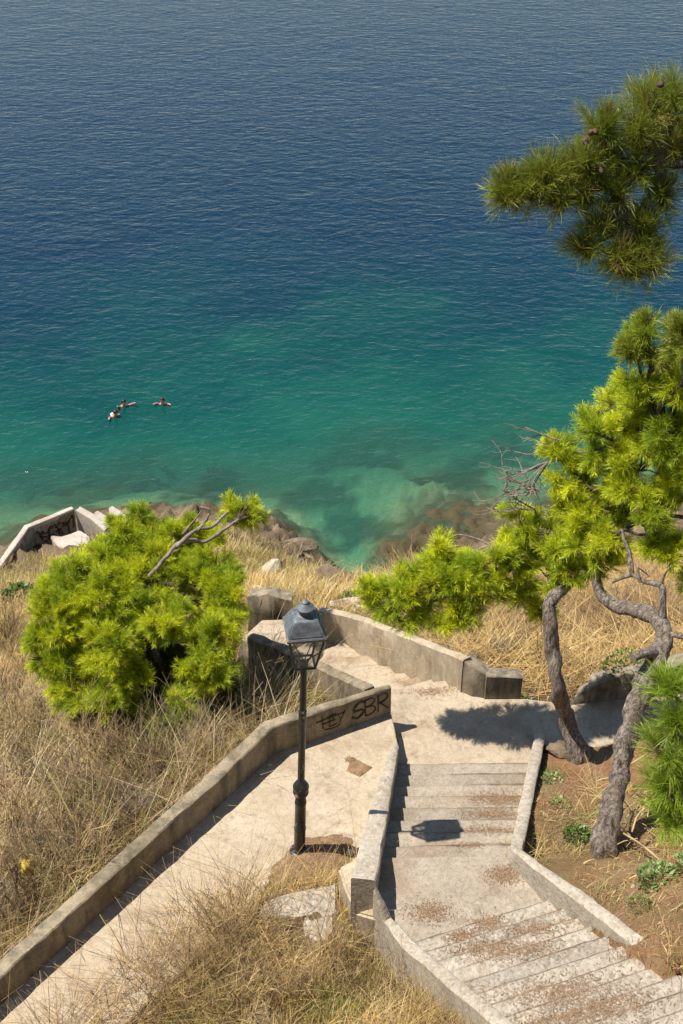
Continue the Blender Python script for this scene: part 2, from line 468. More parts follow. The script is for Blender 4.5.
CL = [at(384, 693, Z2), at(362, 688, 16.0), at(318, 668, 15.35), at(278, 650, 14.9)]
CR = [at(463, 688, Z2), at(430, 672, 15.9), at(395, 656, 15.45), at(322, 634, 14.75)]
STAIRC = CL + CR[::-1]
yT = yB[-2]
LAND1 = [Vector((xon(WB[1], WB[2], yT) - .1, yT + .02, Z1)), Vector((xon(RB[0], RB[1], yT) + .1, yT + .02, Z1)), Vector((RB[1].x + .15, RB[1].y, Z1))]
sA0 = .42
LAND1 += [AR + AX * (sA0 + .55) + Vector((.1, 0, Z1)), AL + AX * (sA0 + .25) + Vector((-.1, -.1, Z1)), AL + Vector((-.1, 0, Z1)), at(377, 884, Z1) + Vector((-.05, 0, 0))]
nA = 19; tA = .255; rA = .1315
SK = Vector((.877, .48, 0)); _wA = (AR - AL).dot(SK); _v = AX - SK * (.28 / _wA)
M['steps_far'] = concrete('washed_pebble_steps', (.235, .20, .15), (.32, .275, .21), (.17, .115, .07), .45, .5, bump=.014, peb=.3, stripe=(tuple(_v), AL.dot(_v) + sA0, tA))
M['steps_near'] = concrete('worn_step_concrete', (.28, .235, .175), (.36, .305, .235), (.21, .145, .09), .3, .5, stripe=((0, -1, 0), -yB0, treadB))
STAIRA = [AL + AX * sA0, AR + AX * (sA0 + .3) - SK * .08, AR + AX * 2.9 - SK * .08, AR + AX * 3.2 + SK * 2.1, AR + AX * (sA0 + nA * tA + .5) + SK * 2.1, AL + AX * (sA0 + nA * tA + .5)]
STAIRB = [Vector((WB[0].x, WB[0].y + .1, 0)), Vector((RB[0].x - .1, yB0 + .1, 0)), Vector((RB[1].x - .1, RB[1].y, 0)), Vector((WB[2].x, WB[2].y, 0))]
PIER = [at(338, 868, 17.25), at(360, 858, 17.3), at(376, 883, 17.5), at(387, 921, 17.32), at(354, 912, 17.2)]
SLABP = [at(263, 902, 16.88), at(282, 893, 16.9), at(337, 882, 16.95), at(341, 940, 16.72), at(300, 952, 16.66), at(256, 938, 16.66)]
foot = [(PATH, ZP), (LAND2, Z2), (STAIRC, None), (LAND1, Z1), (STAIRA, None), (STAIRB, Z2 - .1)]
def height(x, y, noisy=True):
    shp = np.shape(x)
    x = np.asarray(x, float).ravel(); y = np.asarray(y, float).ravel()
    z = hraw(x, y)
    if noisy:
        z = z + (fbm(x * 1.1, y * 1.1, 3) - .5) * .28 + (fbm(x * 5, y * 5, 9, 3) - .5) * .08
        rk = np.clip((y - 25) / 8, 0, 1) * np.clip((8 - z) / 4, 0, 1) * np.clip((z + 2.4) / 1.5, 0, 1)
        rid = 1 - np.abs(fbm(x * .55 + 5, y * .55, 21, 5) * 2 - 1)
        z = z + rk * ((rid - .80) * np.where(z > .4, .9, .6) + (fbm(x * 2.2, y * 2.2, 31, 5) - .5) * np.where(z > .4, .9, .5)) + rk * (np.abs(fbm(x * 3.1, y * 3.1, 35, 4) - .5) * -1.6 + .15) * np.where(z > .1, 1, .3)
        deep = np.clip((-z - 1) / 2, 0, 1)
        z = z + deep * (fbm(x * .22, y * .22, 41, 4) - .5) * 3.2
    for poly, zz in foot:
        k = inpoly(x, y, poly)
        if k.any():
            if zz is None:
                lim = z[k] - .9 if poly is STAIRC else np.full(k.sum(), 16.9)
            else: lim = np.full(k.sum(), zz - .22)
            z[k] = np.minimum(z[k], lim)
    return z.reshape(shp)
def h1(x, y): return float(height(np.array([x]), np.array([y]))[0])

def axis(segs):
    out = []
    for a, b, st in segs: out += list(np.arange(a, b - 1e-6, st))
    return np.array(out + [segs[-1][1]])
def ground():
    xs = axis([(-420, -60, 40), (-60, -22, 2), (-22, -9, .3), (-9, 9, .14), (9, 24, .35), (24, 60, 2), (60, 420, 40)])
    ys = axis([(-40, -8, 4), (-8, 5, .6), (5, 20, .14), (20, 44, .17), (44, 70, .8), (70, 140, 3), (140, 400, 30)])
    X, Y = np.meshgrid(xs, ys)
    Z = height(X, Y)
    V = np.stack([X.ravel(), Y.ravel(), Z.ravel()], 1)
    nx, ny = len(xs), len(ys)
    i = np.arange(nx * ny).reshape(ny, nx)
    Fc = np.stack([i[:-1, :-1].ravel(), i[:-1, 1:].ravel(), i[1:, 1:].ravel(), i[1:, :-1].ravel()], 1)
    x, y, z = V.T
    n = fbm(x * .8, y * .8, 5); n2 = fbm(x * 3, y * 3, 8)
    dry = np.array([.17, .125, .07]); drk = np.array([.085, .06, .035]); soil = np.array([.26, .125, .06]); tan = np.array([.27, .195, .11])
    rock = np.array([.17, .125, .08]); sea = np.array([.40, .40, .24]); weed = np.array([.05, .065, .035])
    mixc = lambda c, d, t: c + (d - c) * np.clip(t, 0, 1)[:, None]
    c = np.tile(dry, (len(x), 1)); c = mixc(c, drk, (n - .45) * 4); c = mixc(c, tan, (n2 - .5) * 3)
    right = np.clip((x - 1.8) * 2, 0, 1) * np.clip((13.8 - y) * 2, 0, 1) * np.clip((y - 4) * 2, 0, 1)
    c = mixc(c, mixc(np.tile(soil, (len(x), 1)), np.array([.30, .19, .10]), (n2 - .45) * 4), right)
    lawn = right * np.clip((n - .52) * 6, 0, 1) * .5
    c = mixc(c, np.array([.12, .12, .045]), lawn)
    rk = np.clip((y - 27) / 5, 0, 1) * np.clip((5.2 - z) / 1.6, 0, 1)
    rc = mixc(np.tile(rock, (len(x), 1)), np.array([.10, .075, .05]), (n2 - .42) * 5); rc = mixc(rc, np.array([.30, .23, .15]), (n - .55) * 5)
    wet = np.clip((1.0 - z) / .6, 0, 1) * np.clip((y - 30) / 2, 0, 1)
    rc = mixc(rc, np.array([.062, .058, .028]), wet * .92)
    c = mixc(c, rc, rk)
    sb = np.clip((-.05 - z) / .5, 0, 1)
    sc = mixc(np.tile(sea, (len(x), 1)), weed, (fbm(x * .5, y * .5, 51, 5) - .47) * 7)
    shelf = np.clip((z + .95) / .5, 0, 1)
    sc = mixc(sc, mixc(np.tile(np.array([.15, .125, .06]), (len(x), 1)), np.array([.30, .27, .15]), (fbm(x * 1.6, y * 1.6, 57, 5) - .47) * 7), shelf)
    c = mixc(c, sc, sb)
    me = mesh_np('hillside', V, Fc, c, 4)
    m = N('hillside_soil'); a = m.n('Attribute', attribute_name='tint')
    n1 = m.noise(6, 6, .7); n2_ = m.noise(38, 4, .7)
    col = m.mix(m.ramp(n1, [(.35, .0), (.75, .55)]), a.outputs[0], (.13, .085, .05))
    col = m.mix(.55, col, m.ramp(n2_, [(.3, .55), (.5, 1), (.75, 1.35)]), 'MULTIPLY')
    m.princ(col, .95, m.bump(m.math('ADD', n1, m.math('MULTIPLY', n2_, .4)), .07), .1)
    o = link('hillside', me, m.m, None, smooth=4)
    tag(o, kind='structure'); return o
ground()

def sea():
    xs = axis([(-3000, -300, 300), (-300, -60, 20), (-60, -24, 3), (-24, 30, .5), (30, 60, 3), (60, 300, 20), (300, 3000, 300)])
    ys = axis([(30, 60, .5), (60, 140, 2), (140, 400, 20), (400, 4000, 300)])
    X, Y = np.meshgrid(xs, ys); Z = np.zeros_like(X)
    V = np.stack([X.ravel(), Y.ravel(), Z.ravel()], 1)
    nx, ny = len(xs), len(ys); i = np.arange(nx * ny).reshape(ny, nx)
    Fc = np.stack([i[:-1, :-1].ravel(), i[:-1, 1:].ravel(), i[1:, 1:].ravel(), i[1:, :-1].ravel()], 1)
    dep = np.clip(-height(X, Y, True).ravel(), 0, 40)
    c = np.stack([dep / 40] * 3, 1)
    me = mesh_np('sea', V, Fc, c, 4)
    m = N('sea_water'); a = m.n('Attribute', attribute_name='tint'); d = a.outputs['Fac']
    stops = [(0, (.09, .13, .075)), (.03, (.035, .125, .080)), (.07, (.009, .098, .066)), (.11, (.002, .056, .047)), (.15, (.001, .029, .039)), (.22, (.0011, .0165, .033)), (.6, (.003, .016, .030))]
    dn = m.math('ADD', d, m.math('MULTIPLY', m.math('SUBTRACT', m.noise(.11, 5, .6), .5), .05), True)
    col = m.ramp(dn, stops)
    # ripples
    mp = m.n('Mapping'); mp.inputs['Rotation'].default_value = (0, 0, R(-50)); mp.inputs['Scale'].default_value = (.6, 1, 1); m.l(m.pos, mp.inputs[0])
    w1 = m.noise(1.15, 3, .55, vec=mp.outputs[0], dist=.7); w2 = m.noise(2.7, 3, .55, vec=mp.outputs[0], dist=.8); w3 = m.noise(6.5, 2, .5)
    mp2 = m.n('Mapping'); mp2.inputs['Rotation'].default_value = (0, 0, R(55)); mp2.inputs['Scale'].default_value = (.6, 1, 1); m.l(m.pos, mp2.inputs[0])
    w4 = m.noise(.3, 3, .5, vec=mp2.outputs[0], dist=.6); w5 = m.noise(1.5, 3, .5, vec=mp2.outputs[0], dist=.6)
    h = m.math('ADD', m.math('ADD', m.math('MULTIPLY', w1, .8), m.math('MULTIPLY', w2, .45)), m.math('ADD', m.math('MULTIPLY', w3, .12), m.math('ADD', m.math('MULTIPLY', w4, 1.0), m.math('MULTIPLY', w5, .7))))
    nr = m.bump(h, .115, 1.0)
    df = m.n('BsdfDiffuse'); m.l(col, df.inputs[0]); m.l(nr, df.inputs['Normal'])
    tr = m.n('BsdfTransparent'); m.l(m.ramp(d, [(0, (.8, .95, .88)), (.03, (.45, .82, .72)), (.12, (.08, .5, .5))]), tr.inputs[0])
    tf = m.ramp(d, [(0, .93), (.015, .72), (.04, .58), (.10, .24), (.2, 0)])
    b = m.n('MixShader'); m.l(tf, b.inputs[0]); m.l(df.outputs[0], b.inputs[1]); m.l(tr.outputs[0], b.inputs[2])
    g = m.n('BsdfGlossy', Roughness=.16); m.l(nr, g.inputs['Normal']); g.inputs[0].default_value = (.9, .95, 1, 1)
    fr = m.n('Fresnel', IOR=1.31); m.l(nr, fr.inputs['Normal'])
    f = m.n('MixShader'); m.l(fr.outputs[0], f.inputs[0]); m.l(b.outputs[0], f.inputs[1]); m.l(g.outputs[0], f.inputs[2])
    m.l(f.outputs[0], m.out.inputs[0])
    tag(link('sea', me, m.m, None, smooth=4), kind='structure')
sea()

# ------------------------------------------------------------------ paths, landings, stairs
tag(slab('path', PATH, ZP - .5, M['path'], L=.22, jit=.009, seed=1), kind='structure')
tag(slab('landing', LAND2, Z2 - .5, M['landing'], L=.22, jit=.012, seed=2), kind='structure')
tag(slab('upper_landing', LAND1, Z1 - .8, M['steps'], L=.22, jit=.012, seed=3), kind='structure')

rB = (Z1 - Z2) / nB
stB = empty('staircase', Vector((1.8, 12, Z2)), 'short straight flight of worn beige concrete steps beside the shaded wall', 'staircase')
for i in range(nB - 1):
    z = Z2 + rB * (i + 1)
    y0, y1 = yB[i], yB[i + 1] - .06
    sk = random.uniform(-.03, .03)
    poly = [Vector((xon(WB[0], WB[2], y0) - .12, y0 + sk, z)), Vector((xon(RB[0], RB[1], y0) + .06, y0 - sk + .02, z + random.uniform(-.01, .01))),
            Vector((xon(RB[0], RB[1], y1) + .06, y1 - .02, z)), Vector((xon(WB[0], WB[2], y1) - .12, y1 - .02, z + random.uniform(-.01, .01)))]
    slab('step', poly, Z2 - .3, M['steps_near'], stB, L=.16, jit=.012, seed=i * 3.7, bevel=.028)
stA = empty('staircase', AL + AX * 2 + Vector((.8, .3, Z1)), 'wide diagonal flight of pebbled concrete steps strewn with brown needles, nearest the viewer', 'staircase')
for i in range(nA):
    z = Z1 + rA * (i + 1)
    s0 = sA0 + i * tA; s1 = s0 + tA + .06
    wr = 0.0
    over = 2.2 if i >= 8 else (.25)
    P = Vector((.877, .48, 0))
    wA = (AR - AL).dot(P); skw = .28 / wA
    def ed(s_, w_): return AL + AX * (s_ + skw * w_) + P * w_
    a0 = ed(s0, -.03); b0 = ed(s0, wA + over); a1 = ed(s1, -.03); b1 = ed(s1, wA + over)
    j = lambda: random.uniform(-.012, .012)
    poly = [Vector((a0.x - .04, a0.y, z + j())), Vector((a1.x - .04, a1.y, z + j())), Vector((b1.x, b1.y, z + j())), Vector((b0.x, b0.y, z + j()))]
    slab('step', poly, max(Z1 - .4, z - .9), M['steps_far'], stA, L=.2, jit=.014, seed=i * 2.9 + 50, bevel=.03)
stC = empty('staircase', at(370, 665, 15.5), 'curving flight of broken pale steps going down beside the curved parapet towards the sea', 'staircase')
nC = 8
def poly_at(pts, t):
    f = t * (len(pts) - 1); i = min(int(f), len(pts) - 2); return pts[i].lerp(pts[i + 1], f - i)
for i in range(nC):
    t0, t1 = i / nC, (i + 1.12) / nC
    z = Z2 - .19 * (i + 1) if i else Z2 - .1
    t1 = min(t1, 1.0) if i < nC - 1 else 1
    l0, l1, r0, r1 = poly_at(CL, t0), poly_at(CL, t1), poly_at(CR, t0), poly_at(CR, t1)
    mid0 = (l0 + r0) / 2 + Vector((random.uniform(-.15, .15), random.uniform(-.12, .12), 0)); mid1 = (l1 + r1) / 2 + Vector((random.uniform(-.1, .1), random.uniform(-.08, .08), 0))
    poly = [Vector((p.x, p.y, z + random.uniform(-.025, .025))) for p in (l0, mid0, r0, r1, mid1, l1)]
    slab('step', poly, z - .9, M['landing'], stC, L=.16, jit=.03, seed=i * 4.1 + 90, bevel=.03)
bot = [at(322, 634, 14.7), at(278, 650, 14.7), at(240, 640, 14.55), at(262, 620, 14.5), at(318, 616, 14.6)]
tag(slab('lower_path', bot, 13.6, M['landing'], L=.2, jit=.04, seed=7), kind='structure')

# ------------------------------------------------------------------ walls
# path wall with graffiti
pw = empty('low_wall', SBR_BEND.copy(), 'bent low concrete wall with SBR graffiti running along the path below the green bush', 'wall')
ptsW = [SBR_END, SBR_BEND, LW_A.lerp(LW_B, .06), LW_B, LW_C]
gl = lambda x, y: min(h1(x, y), ZP) - .35
link('wall_body', wall_mesh(ptsW, [.08, .20, .20, .20, .20], gl, side=-1, jit=.009, seed=3, rows=4), M['wall'], pw, smooth=R(40))
def strokes_mesh(name, strokes, P0, P1, nrm, w, mat, parent, thick=.006, offs=.012):
    """strokes in (u along wall in metres, v metres down from top)"""
    U = (P1 - P0); L = U.length; U = U / L
    bm = bmesh.new()
    for st in strokes:
        ww = w
        if isinstance(st, tuple): st, ww = st
        pts = [P0 + U * u + Vector((0, 0, -v)) for u, v in st]
        if len(pts) > 2: pts = catmull(pts, .03)
        else: pts = linepts(pts, .05)
        prev = None
        n = len(pts)
        for i, p in enumerate(pts):
            d = (pts[min(i + 1, n - 1)] - pts[max(i - 1, 0)]).normalized()
            s = nrm.cross(d).normalized()
            k = ww * (.8 + .4 * mnoise.noise(p * 9)) * .5
            o = nrm * offs
            r = [bm.verts.new(p + s * k + o), bm.verts.new(p - s * k + o), bm.verts.new(p - s * k - nrm * .02), bm.verts.new(p + s * k - nrm * .02)]
            if prev:
                for q in range(4): bm.faces.new((prev[q], prev[(q + 1) % 4], r[(q + 1) % 4], r[q]))
            else: bm.faces.new(r)
            prev = r
        bm.faces.new(prev[::-1])
    return link(name, bm_mesh(name, bm), mat, parent)
wl = (SBR_END - SBR_BEND).length; wu = (SBR_END - SBR_BEND).normalized()
wn = Vector((wu.y, -wu.x, 0)).normalized()
def lt(u0, strokes, sx=1, sy=1, v0=.07): return [[(u0 + x * sx, v0 + y * sy) for x, y in s] for s in strokes]
LS = [[(.20, .03), (.12, .0), (.02, .12), (.03, .17), (.17, .18), (.19, .24), (.10, .34), (.05, .32), (.0, .27)]]
LB = [[(.02, .0), (.03, .36)], [(.02, .01), (.14, .0), (.19, .08), (.13, .15), (.03, .17)], [(.03, .17), (.17, .19), (.21, .28), (.14, .35), (.03, .36)]]
LR = [[(.03, .0), (.03, .37)], [(.02, .01), (.15, -.01), (.2, .08), (.14, .16), (.04, .18)], [(.06, .18), (.22, .36)]]
gs = [(s, .04) for s in lt(wl * .665, LS, 1, .95, .085)] + lt(wl * .765, LB, .95, .9, .085) + lt(wl * .875, LR, .95, .9, .085)
strokes_mesh('graffiti_letters', gs, SBR_BEND, SBR_END, wn, .026, M['spray'], pw)
TG = [[(0, .12), (.22, .10), (.5, .09)], [(.10, .02), (.12, .30)], [(.12, .2), (.24, .18)], [(.24, .06), (.23, .3)], [(.24, .08), (.34, .06)], [(.24, .19), (.33, .18)], [(.24, .3), (.36, .28)],
      [(.38, .1), (.43, .2), (.5, .06)], [(.43, .2), (.40, .33)], [(.15, .33), (.3, .35), (.42, .33)], [(.28, .03), (.3, .2)]]
strokes_mesh('graffiti_tag', lt(wl * .36, TG, .95, .95, .09), SBR_BEND, SBR_END, wn, .017, M['spray'], pw)

# wall between platform and straight flight
me = wall_mesh([WB[0], WB[1], WB[2]], [.10, .24, .30], lambda x, y: Z2 - .2, side=-1, jit=.008, seed=9, rows=3)
pwall = empty('stair_wall', WB[1].copy(), 'concrete wall with a shaded inner side dividing the lamp platform from the straight steps', 'wall')
link('wall_body', me, M['kerb'], pwall, smooth=R(40))
slab('pier', PIER, 16.1, M['pale_wall'], pwall, L=.12, jit=.018, seed=11, bevel=.03)
# left wall of the upper flight
A0 = at(377, 886, Z1 + .46); A1 = at(392, 917, Z1 + .1)
A2 = A1 + AX * 3.2 + Vector((0, 0, 1.48)); A3 = A1 + AX * 5.6 + Vector((0, 0, 2.75))
tag(link('stair_wall', wall_mesh([A0, A1, A1 + AX * .5 + Vector((0, 0, .15)), A2, A3], [.07, .12, .17, .17, .17], lambda x, y: min(h1(x, y), 17) - .6, side=-1, jit=.01, seed=15, rows=4), M['kerb'], None, smooth=R(40)),
    'sloping pebble-topped concrete wall beside the near steps with dry grass below its outer face', 'wall')
# right kerb wall: straight part, then along upper flight
RA0 = RB[1]; RA1 = AR + AX * 2.3 + Vector((0, 0, Z1 + rA * ((2.3 - sA0 - .28) / tA + .5) + .10))
rk = empty('kerb_wall', RB[1].copy(), 'bent pale concrete kerb between the steps and the red-brown soil under the pines', 'kerb')
tag(link('straight_kerb', wall_mesh([RB[0], RB[1] - Vector((0, -.01, 0))], .16, lambda x, y: 16.0, side=1, jit=.008, seed=21, rows=3), M['kerb'], rk, smooth=R(40)))
tag(link('sloping_kerb', wall_mesh([RB[1] + Vector((-.03, .02, .01)), RA0 + (RA1 - RA0) * .55, RA1], [.10, .17, .18], lambda x, y: 16.6, side=1, jit=.01, seed=22, rows=3), M['kerb'], rk, smooth=R(40)))
# curved parapet
CWT = [at(318, 611.5, 15.42), at(345, 616, 15.6), at(375, 626, 15.95), at(405, 637.5, 16.3), at(440, 651, 16.7), at(463, 660, 16.97)]
tag(link('parapet_wall', wall_mesh(CWT, .16, lambda x, y: min(h1(x, y), 14.9) - .2, side=1, jit=.011, seed=30, curve=True, rows=5), M['pale_wall'], None, smooth=R(40)),
    'long curved sunlit parapet wall on the sea side of the descending broken steps', 'wall')
tag(link('wall_end', wall_mesh([at(464, 661, 16.95), at(474, 668, 16.88), at(487, 675, 16.78)], .24, 15.3, side=1, jit=.02, seed=33, rows=4), M['old_wall'], None, smooth=R(40)),
    'short purplish-grey cracked wall end joining the curved parapet, in pine shade', 'wall')
tag(link('wall_block', wall_mesh([at(487, 676, 16.78), at(523, 677, 16.74)], .2, 15.2, side=1, jit=.012, seed=34, rows=4), M['old_wall'], None, smooth=R(40)),
    'low rectangular grey wall block standing right of the purplish wall end', 'wall')
# left wall of descending steps
tag(link('retaining_wall', wall_mesh([at(247, 638, 15.25), at(281, 651, 15.35), at(320, 669, 15.8), at(364, 690, 16.45)], .2, lambda x, y: min(h1(x, y), 15) - .4, side=1, jit=.015, seed=36, rows=5), M['wall'], None, smooth=R(40)),
    'straight stained retaining wall left of the descending steps, seen behind the lamp post', 'wall')
tag(link('wall_block', wall_mesh([at(247, 598, 14.9), at(268, 596, 15.0), at(292, 600, 14.9)], .3, 13, side=1, jit=.03, seed=38, rows=5), M['old_wall'], None, smooth=R(40)),
    'rough streaked grey wall stub behind the lantern, at the foot of the descending steps', 'wall')
# wall along the right path
tag(link('low_wall', wall_mesh([at(574, 697, 16.3), at(589, 687, 16.62), at(625, 675, 16.8), at(656, 672, 16.8), at(683, 664, 16.85), at(760, 650, 16.85), at(900, 640, 16.8)], .26, 15.2, side=1, jit=.02, seed=40, rows=4), M['old_wall'], None, smooth=R(40)),
    'low dark stained wall in shade behind the two pine trunks', 'wall')
slab_o = slab('concrete_slab', SLABP, 16.3, M['pebble'], L=.12, jit=.02, seed=44, bevel=.03)
tag(slab_o, 'pebbled concrete slab poking out of dry grass in front of the lamp', 'slab')

# soil patch round the lamp
def mound(name, pxpoly, z, hgt, mat, seed, label=None, res=26):
    P = [at(px, py, z) for px, py in pxpoly]
    c = sum(P, Vector()) / len(P)
    n = len(P); V = [(c.x, c.y, z + hgt)]; Fc = []
    K = 60; Rr = 8
    for r in range(1, Rr + 1):
        for k in range(K):
            f = k / K * n; i = int(f); e = P[i % n].lerp(P[(i + 1) % n], f - i)
            q = c.lerp(e, r / Rr * (1 + .12 * mnoise.noise(Vector((k * .7, seed, 0)))))
            hh = hgt * (1 - (r / Rr) ** 2) + .02 * mnoise.noise(q * 7) * (r < Rr)
            V.append((q.x, q.y, z + (hh if r < Rr else -.04)))
    idx = lambda r, k: 1 + (r - 1) * K + k % K
    bm = bmesh.new(); vs = [bm.verts.new(v) for v in V]
    for k in range(K):
        bm.faces.new((vs[0], vs[idx(1, k)], vs[idx(1, k + 1)]))
        for r in range(1, Rr):
            bm.faces.new((vs[idx(r, k)], vs[idx(r + 1, k)], vs[idx(r + 1, k + 1)], vs[idx(r, k + 1)]))
    o = link(name, bm_mesh(name, bm), mat, None, smooth=4)
    tag(o, kind='stuff'); return o
def soil_mat():
    m = N('brown_soil'); n = m.noise(7, 6, .7); n2 = m.noise(60, 4, .7)
    c = m.ramp(n, [(.3, (.13, .075, .04)), (.55, (.27, .17, .095)), (.75, (.40, .29, .18))])
    c = m.mix(.5, c, m.ramp(n2, [(.3, .5), (.5, 1), (.75, 1.5)]), 'MULTIPLY')
    m.princ(c, .95, m.bump(m.math('ADD', n, m.math('MULTIPLY', n2, .5)), .04), .1); return m.m
M['soil'] = soil_mat()
mound('soil', [(300, 836), (345, 832), (357, 838), (352, 870), (338, 884), (275, 896), (262, 893), (268, 868), (285, 852)], ZP + .005, .09, M['soil'], 3)
mound('soil', [(352, 756), (374, 768), (360, 778), (345, 771)], ZP + .004, .015, M['soil'], 5)

# ------------------------------------------------------------------ street lamp
def lamp():
    base = at(299.5, 853, ZP); base.z = ZP + .03
    L = empty('street_lamp', base, 'black lamp post with a grey four-sided glass lantern on the concrete platform', 'street lamp')
    c = base
    bm = bmesh.new(); lathe_bm(bm, [(.13, -.05), (.135, 0), (.13, .03), (.10, .05), (.095, .07)], 20, c); link('base_plate', bm_mesh('base_plate', bm), M['black'], L, smooth=R(35))
    bm = bmesh.new(); lathe_bm(bm, [(.076, .05), (.076, .45), (.081, .46), (.081, .49), (.074, .50), (.072, .95), (.078, .96), (.078, .99), (.071, 1.0), (.07, 1.12)], 20, c)
    link('lower_post', bm_mesh('lower_post', bm), M['black'], L, smooth=R(35))
    bm = bmesh.new(); lathe_bm(bm, [(.07, 1.10), (.09, 1.13), (.105, 1.17), (.09, 1.20), (.103, 1.24), (.106, 1.28), (.08, 1.33), (.052, 1.38), (.046, 1.40)], 20, c)
    link('collar', bm_mesh('collar', bm), M['black'], L, smooth=R(50))
    bm = bmesh.new(); lathe_bm(bm, [(.046, 1.38), (.044, 2.45), (.05, 2.46), (.05, 2.62), (.042, 2.63), (.040, 3.36), (.055, 3.38), (.055, 3.42)], 16, c)
    link('upper_post', bm_mesh('upper_post', bm), M['black'], L, smooth=R(35))
    zb, ze = 3.41, 3.91; hb, he = .12, .205
    yaw = R(9)
    def rot(x, y, z): return c + Vector((x * math.cos(yaw) - y * math.sin(yaw), x * math.sin(yaw) + y * math.cos(yaw), z))
    bm = bmesh.new()
    cs = [(-1, -1), (1, -1), (1, 1), (-1, 1)]
    for sx, sy in cs:
        tube_bm(bm, [rot(sx * hb, sy * hb, zb), rot(sx * he, sy * he, ze)], [.014, .014], 6)
    for i in range(4):
        a, b = cs[i], cs[(i + 1) % 4]
        tube_bm(bm, [rot(a[0] * hb, a[1] * hb, zb), rot(b[0] * hb, b[1] * hb, zb)], [.014, .014], 6)
        tube_bm(bm, [rot(a[0] * .03, a[1] * .03, zb - .05), rot(a[0] * hb, a[1] * hb, zb)], [.012, .012], 6)
        tube_bm(bm, [rot(a[0] * .0, a[1] * .0, zb + .02), rot(a[0] * hb * 1.25, a[1] * hb * 1.25, zb + .26)], [.007, .007], 5)
    fr = link('lantern_frame', bm_mesh('lantern_frame', bm), M['darkmetal'], L)
    for i in range(4):
        a, b = cs[i], cs[(i + 1) % 4]
        bm = bmesh.new(); k = .985
        q = [rot(a[0] * hb * k, a[1] * hb * k, zb + .012), rot(b[0] * hb * k, b[1] * hb * k, zb + .012), rot(b[0] * he * k, b[1] * he * k, ze - .005), rot(a[0] * he * k, a[1] * he * k, ze - .005)]
        vs = [bm.verts.new(v) for v in q]; f = bm.faces.new(vs)
        r = bmesh.ops.extrude_face_region(bm, geom=[f]); n = f.normal.copy() if f.normal.length else Vector((0, 0, 1))
        bm.normal_update(); nn = f.normal.copy()
        bmesh.ops.translate(bm, vec=nn * -.004, verts=[v for v in r['geom'] if isinstance(v, bmesh.types.BMVert)])
        link('glass_pane', bm_mesh('glass_pane', bm), M['glass'], L)
    # roof: eave band, sloped roof, top plate
    bm = bmesh.new()
    def ringq(h, z): return [bm.verts.new(rot(sx * h, sy * h, z)) for sx, sy in cs]
    rs = [ringq(.18, ze - .002), ringq(.232, ze), ringq(.235, ze + .045), ringq(.222, ze + .05), ringq(.15, ze + .22), ringq(.135, ze + .24), ringq(.10, ze + .25)]
    for a, b in zip(rs[:-1], rs[1:]):
        for i in range(4): bm.faces.new((a[i], a[(i + 1) % 4], b[(i + 1) % 4], b[i]))
    bm.faces.new(rs[0][::-1]); bm.faces.new(rs[-1])
    bmesh.ops.recalc_face_normals(bm, faces=bm.faces)
    bmesh.ops.bevel(bm, geom=bm.edges[:], offset=.006, segments=2, affect='EDGES')
    roof = link('lantern_roof', bm_mesh('lantern_roof', bm), M['greymetal'], L, smooth=R(30))
    # recessed darker panels on the roof slopes are sub-parts
    for i in range(4):
        a, b = cs[i], cs[(i + 1) % 4]
        bm = bmesh.new()
        def onr(c0, t, ins): 
            h = .222 + (.15 - .222) * t; z = ze + .05 + .170 * t
            return rot(c0[0] * (h - ins * (1 - abs(c0[0] - 0) * 0)) , c0[1] * (h), z)
        def pt(t, s):
            h = .222 + (.15 - .222) * t; z = ze + .05 + .170 * t
            mx = (a[0] + (b[0] - a[0]) * s) * h; my = (a[1] + (b[1] - a[1]) * s) * h
            ox = (a[0] + b[0]) / 2 * .006; oy = (a[1] + b[1]) / 2 * .006
            return rot(mx + ox, my + oy, z + .003)
        vs = [bm.verts.new(pt(.12, .07)), bm.verts.new(pt(.12, .93)), bm.verts.new(pt(.9, .90)), bm.verts.new(pt(.9, .10))]
        f = bm.faces.new(vs); bm.normal_update()
        r = bmesh.ops.extrude_face_region(bm, geom=[f])
        bmesh.ops.translate(bm, vec=Vector((0, 0, -.02)), verts=[v for v in r['geom'] if isinstance(v, bmesh.types.BMVert)])
        o = link('roof_panel', bm_mesh('roof_panel', bm), M['greymetal'], None)
        o.parent = roof; o.data.transform(__import__('mathutils').Matrix.Translation(-c))
    bm = bmesh.new(); zt = ze + .235
    lathe_bm(bm, [(.095, zt), (.10, zt + .02), (.075, zt + .03), (.07, zt + .09), (.105, zt + .10), (.108, zt + .12), (.07, zt + .16), (.045, zt + .18), (.04, zt + .20), (.015, zt + .215)], 22, c)
    link('lantern_cap', bm_mesh('lantern_cap', bm), M['greymetal'], L, smooth=R(35))
    L.rotation_euler = (R(-.2), R(2.0), 0)
lamp()

